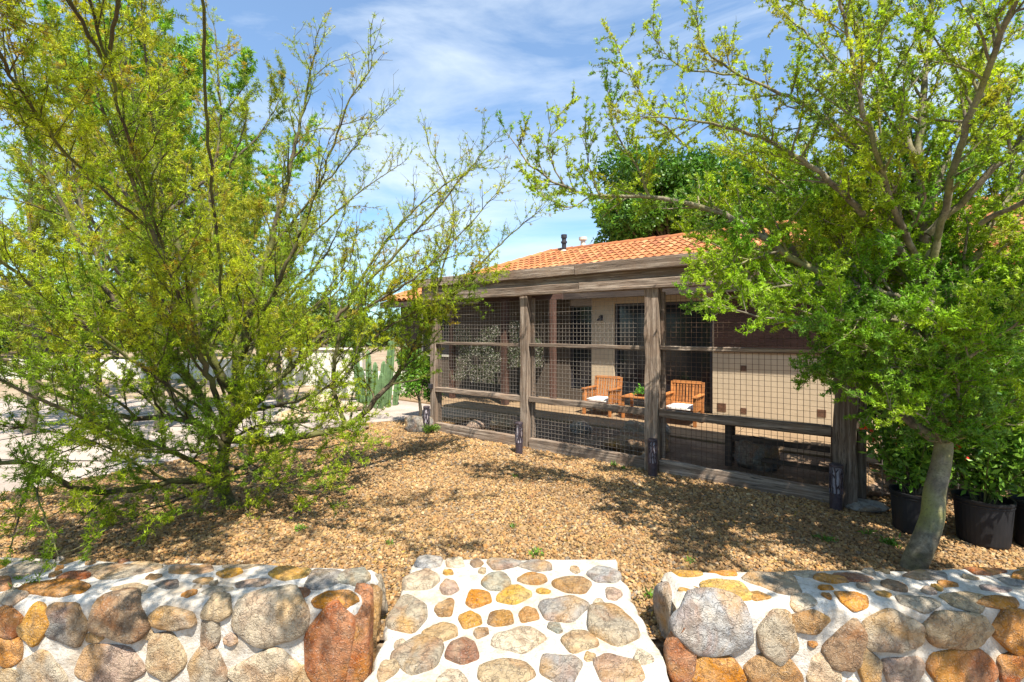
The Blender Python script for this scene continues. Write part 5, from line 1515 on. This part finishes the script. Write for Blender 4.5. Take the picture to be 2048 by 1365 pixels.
v0 = tp_ + Vector((.08, -.1, 0)); v1 = G(1085, 811) + Vector((0, .1, 0))
vine('jasmine_vine', 'smaller white blossoming vine seen either side of the second pen post', (v0, v1, .8, 1.75, .25), 4200, 52, (.46, .42, .41), .34, (.014, .028), (.03, .06, .015), (.07, .11, .025), fs=.017)

# red flowered climber by the corner post
v0 = P(5.45, .5); v1 = P(6.6, .9)
vine('flowering_climber', 'tall green climber with scattered red blossoms right of the corner post', (v0, v1, .25, 1.95, .35), 3400, 53, (.60, .045, .03), .03, (.04, .075), (.05, .12, .02), (.13, .24, .03), fs=.05)

# ------------------------------------------------------------------ potted plants
def pot(loc, R_, Hh, label, seed, plant_label, fl, ph=.75, spread=.34):
    root = tag(empty('plant_pot', loc), label, 'pot', 'black nursery pots at the right edge')
    put('pot_body', MB().lathe([(0, 0), (R_ * .82, 0), (R_ * .86, .02), (R_ * .97, Hh * .86), (R_ * 1.0, Hh * .88), (R_ * 1.0, Hh * .9), (R_ * .98, Hh * .9), (R_ * 1.02, Hh * .95), (R_ * 1.03, Hh), (R_ * .95, Hh), (R_ * .94, Hh * .85)], 36).mesh('pot_body', smooth=False), M['plastic'], root, loc=(0, 0, 0))
    put('soil', MB().lathe([(R_ * .95, Hh * .86), (R_ * .5, Hh * .9), (0, Hh * .91)], 24).mesh('soil', smooth=True), M['soil'], root, loc=(0, 0, 0))
    rr = random.Random(seed); rg = np.random.default_rng(seed)
    base = Vector(loc) + Vector((0, 0, Hh * .88))
    pr = tag(empty('potted_shrub', base), plant_label, 'shrub', 'leafy shrubs growing in the black pots')
    T = Tubes(); Pt = []; D = []; tips = []
    for i in range(16):
        a = rr.uniform(0, 2 * PI); o = Vector((math.cos(a), math.sin(a), 0)); s = rr.uniform(.3, 1) * spread; hh_ = ph * rr.uniform(.55, 1.05)
        p = base + o * R_ * .45 * rr.random()
        pts = resample([p, p + o * s * .3 + Vector((0, 0, hh_ * .4)), p + o * s * .75 + Vector((0, 0, hh_ * .8)), p + o * s + Vector((0, 0, hh_))], .05)
        T.add(pts, .006, .0025, 5); tips.append(pts[-1])
        for k in range(2, len(pts)):
            for _ in range(6):
                d = rdir(rr, (pts[k] - pts[k-1]).normalized(), .4, 1.4); L_ = rr.uniform(.0, .09)
                Pt.append(tuple(pts[k] + d * L_)); D.append(tuple(d))
    V, Fc = T.build(); put('stems', np_mesh('stems', V, Fc, smooth=True), M['bark_l'], pr)
    Pt = np.array(Pt); D = np.array(D)
    k = rg.uniform(0, 1, (len(Pt), 1)); C = np.array([.05, .13, .016]) * (1 - k) + np.array([.17, .30, .03]) * k
    V, Fc, Cc = leaf_tris(Pt, D, 2, (.04, .085), (.016, .034), .45, C, rg, .25, True)
    put('leaves', np_mesh('leaves', V, Fc, Cc), M['leaf_broad'], pr)
    if fl:
        sel = np.array([tuple(t) for t in rr.sample(tips, fl[1])])
        Pf = np.repeat(sel, 3, axis=0) + rg.normal(0, .015, (fl[1] * 3, 3))
        V, Fc, Cc = leaf_tris(Pf, unit(rg.normal(0, 1, Pf.shape) + np.array([0, -.6, .6])), 7, (.02, .035), (.016, .026), .6, np.tile(np.array(fl[0]), (len(Pf), 1)), rg, .15, True)
        put('blossoms', np_mesh('blossoms', V, Fc, Cc), M['petal'], pr)
v = G(1830, 1062); pot(v, .155, .31, 'black nursery pot just left of the leaning trunk', 61, 'leafy shrub with red blossoms in the left pot', ((.62, .07, .03), 5), .62)
v = G(1966, 1084); pot(v, .165, .33, 'large ribbed black nursery pot right of the leaning trunk', 62, 'broad shrub with orange blossoms in the pot right of the trunk', ((.72, .28, .03), 4), .72, .36)
v = G(2085, 1095); pot(v, .165, .33, 'black pot cut off by the right edge of the view', 63, 'shrub with an orange leaf at the right edge', ((.72, .30, .03), 4), .7, .36)
v = G(1905, 1035) + Vector((.1, .35, 0)); pot(v, .16, .33, 'shaded black pot behind the leaning trunk', 64, 'tall leafy shrub in the shaded pot behind the trunk', ((.70, .32, .04), 3), .9, .34)
tp3 = P(ta + .02, 2.78, .405)
bp = tag(empty('potted_plant', tp3), 'small green plant in a low bowl on the teak table', 'plant')
put('bowl', MB().lathe([(0, 0), (.06, 0), (.10, .05), (.095, .05), (.05, .02)], 16).mesh('bowl'), M['red_wood'], bp, loc=(0, 0, 0))
rgp = np.random.default_rng(3); Pp_ = np.tile(np.array(tp3) + np.array([0, 0, .06]), (90, 1)) + rgp.normal(0, .03, (90, 3)); Dp = unit(rgp.normal(0, 1, (90, 3)) + np.array([0, 0, .7]))
V, Fc, Cc = leaf_tris(Pp_, Dp, 2, (.05, .10), (.02, .035), .4, np.tile(np.array([.12, .30, .03]), (90, 1)), rgp, .3, True)
put('leaves', np_mesh('leaves', V, Fc, Cc), M['leaf_broad'], bp)
# dense hedge-like greenery behind pots
blob_tree('leafy_shrub', 'bushy green shrub behind the pots at the right edge', Vector((4.9, 4.3, 0)), .8, (.8, .5, .75), 440, (.045, .12, .016), (.12, .24, .03), 34, 420, (.045, .08), cat='shrub', br=(.28, .45))
blob_tree('leafy_shrub', 'darker shrub against the mauve wall, right of the corner post', Vector((4.2, 5.2, 0)), .8, (.6, .5, .8), 441, (.04, .10, .016), (.09, .18, .03), 30, 380, (.045, .08), cat='shrub', br=(.28, .45))

# ------------------------------------------------------------------ left background: planter wall, yucca, path
v = G(640, 768); pl = tag(empty('planter_wall', v), 'white stuccoed planter wall beyond the driveway, left of the house', 'wall')
def wbox(name, x0, x1, y0, y1, z0, z1, mt, parent, bev=.02):
    c = Vector(((x0+x1)/2, (y0+y1)/2, (z0+z1)/2)); me = MB().box(x0-c.x, x1-c.x, y0-c.y, y1-c.y, z0-c.z, z1-c.z).mesh(name, bev)
    return put(name, me, mt, parent, loc=c - parent.location)
wbox('wall', -6.6, -4.3, 13.2, 13.45, -.05, .98, M['white_stucco'], pl); wbox('coping', -6.65, -4.25, 13.15, 13.5, .985, 1.05, M['white_stucco'], pl)
wbox('wall', -4.8, -2.6, 11.2, 11.4, -.05, .55, M['white_stucco'], pl)
fw = tag(empty('garden_wall', (-14, 15, 0)), 'long low white garden wall on the far side of the driveway', 'wall')
wbox('wall', -24, -8.2, 15.0, 15.25, -.05, .6, M['white_stucco'], fw)
v = at0(752, 9.6); v.z = -.02
cc = tag(empty('columnar_cactus', v), 'clump of upright green columnar cactus in front of the white planter', 'cactus')
rc = random.Random(71)
for k in range(11):
    an_ = k * 2.4; rr_c = .06 + .045 * math.sqrt(k); hc = rc.uniform(.7, 1.45); bx_, by_ = rr_c * 2.1 * math.cos(an_), rr_c * 1.6 * math.sin(an_); ln_ = Vector((bx_, by_, 0)) * .28
    Vc = []; Fk = []; nn_ = 20; prof_ = [(0, .055), (.2, .066), (.5, .068), (.8, .062), (.93, .048), (.985, .025), (1.0, .003)]
    for (f, rd) in prof_:
        for i in range(nn_):
            q_ = rd * (1.0 if i % 2 == 0 else .72); t_ = 2 * PI * i / nn_
            Vc.append((bx_ + ln_.x * f * hc + q_ * math.cos(t_), by_ + ln_.y * f * hc + q_ * math.sin(t_), f * hc))
    for j in range(len(prof_) - 1):
        for i in range(nn_): Fk.append([j*nn_+i, j*nn_+(i+1) % nn_, (j+1)*nn_+(i+1) % nn_, (j+1)*nn_+i])
    put('stem', py_mesh('stem', Vc, Fk), M['cactus'], cc, loc=(0, 0, 0))
# small weeds in the gravel
def weed(px, py, s, label, seed):
    rg = np.random.default_rng(seed); b = G(px, py); b.z = gz_at(b.x, b.y) + .008
    n = 26; Pt = np.array(b)[None] + rg.normal(0, s * .4, (n, 3)) * np.array([1, 1, .15]); D = unit(rg.normal(0, .7, (n, 3)) + np.array([0, 0, .8]))
    C = np.tile(np.array([.10, .20, .02]), (n, 1))
    V, Fc, Cc = leaf_tris(Pt, D, 2, (s * .5, s), (s * .14, s * .26), .3, C, rg, .3, True)
    me = np_mesh('weed', V - np.array(b), Fc, Cc)
    tag(put('weed', me, M['leaf_broad'], None, loc=b), label, 'weed', 'small weeds sprouting from the gravel')
wd_ = [(1228, 933, .05, 'green weed by the sill board left of the third post'), (1246, 940, .045, 'lighter weed right beside the one at the sill board'), (1655, 1082, .06, 'clump of weeds in the shade below the corner post'),
       (1780, 1090, .065, 'largest weed clump, left of the leaning trunk'), (1735, 1068, .04, 'small weed between the flat stone and the trunk'), (1070, 1112, .05, 'yellow green weed just behind the landing'),
       (780, 1092, .035, 'tiny weed in the gravel left of the landing'), (1380, 1128, .03, 'tiny weed behind the right wall corner'), (1030, 955, .035, 'little weed in the sunny middle of the gravel'),
       (1302, 1198, .04, 'weed at the foot of the right wall end'), (600, 1062, .05, 'weed in the shade below the left tree'), (1025, 1055, .03, 'small weed halfway between landing and second post')]
for i, w in enumerate(wd_): weed(*w, 80 + i)
# dry leaf litter lying on the gravel
rgl = np.random.default_rng(33)
n = 16000
yy = 2.35 + 5.6 * rgl.uniform(0, 1, n) ** 1.6; xx = rgl.uniform(-1.15, 1.15, n) * yy
kp = np.array([in_bed(a, b) and not (-.66 < a < .7 and b < 3.03) and mnoise.noise(Vector((a * 1.1, b * 1.1, 4))) > rgl.uniform(-.5, .35) for a, b in zip(xx, yy)])
xx, yy = xx[kp], yy[kp]; n = len(xx)
Pt = np.stack([xx, yy, np.array([gz_at(a, b) for a, b in zip(xx, yy)]) + .012 + rgl.uniform(0, .008, n)], axis=1)
pal = np.array([(.09, .05, .025), (.16, .09, .03), (.34, .24, .04), (.05, .03, .018), (.22, .15, .07)])
V, Fc, Cc = leaf_tris(Pt, unit(rgl.normal(0, 1, (n, 3)) * np.array([1, 1, .2])), 2, (.012, .038), (.003, .009), .3, pal[rgl.integers(0, 5, n)], rgl, .3, True)
tag(put('leaf_litter', np_mesh('leaf_litter', V, Fc, Cc), M['leaf']), 'dry brown and yellow leaf litter scattered over the gravel', 'leaf litter', kind='stuff')
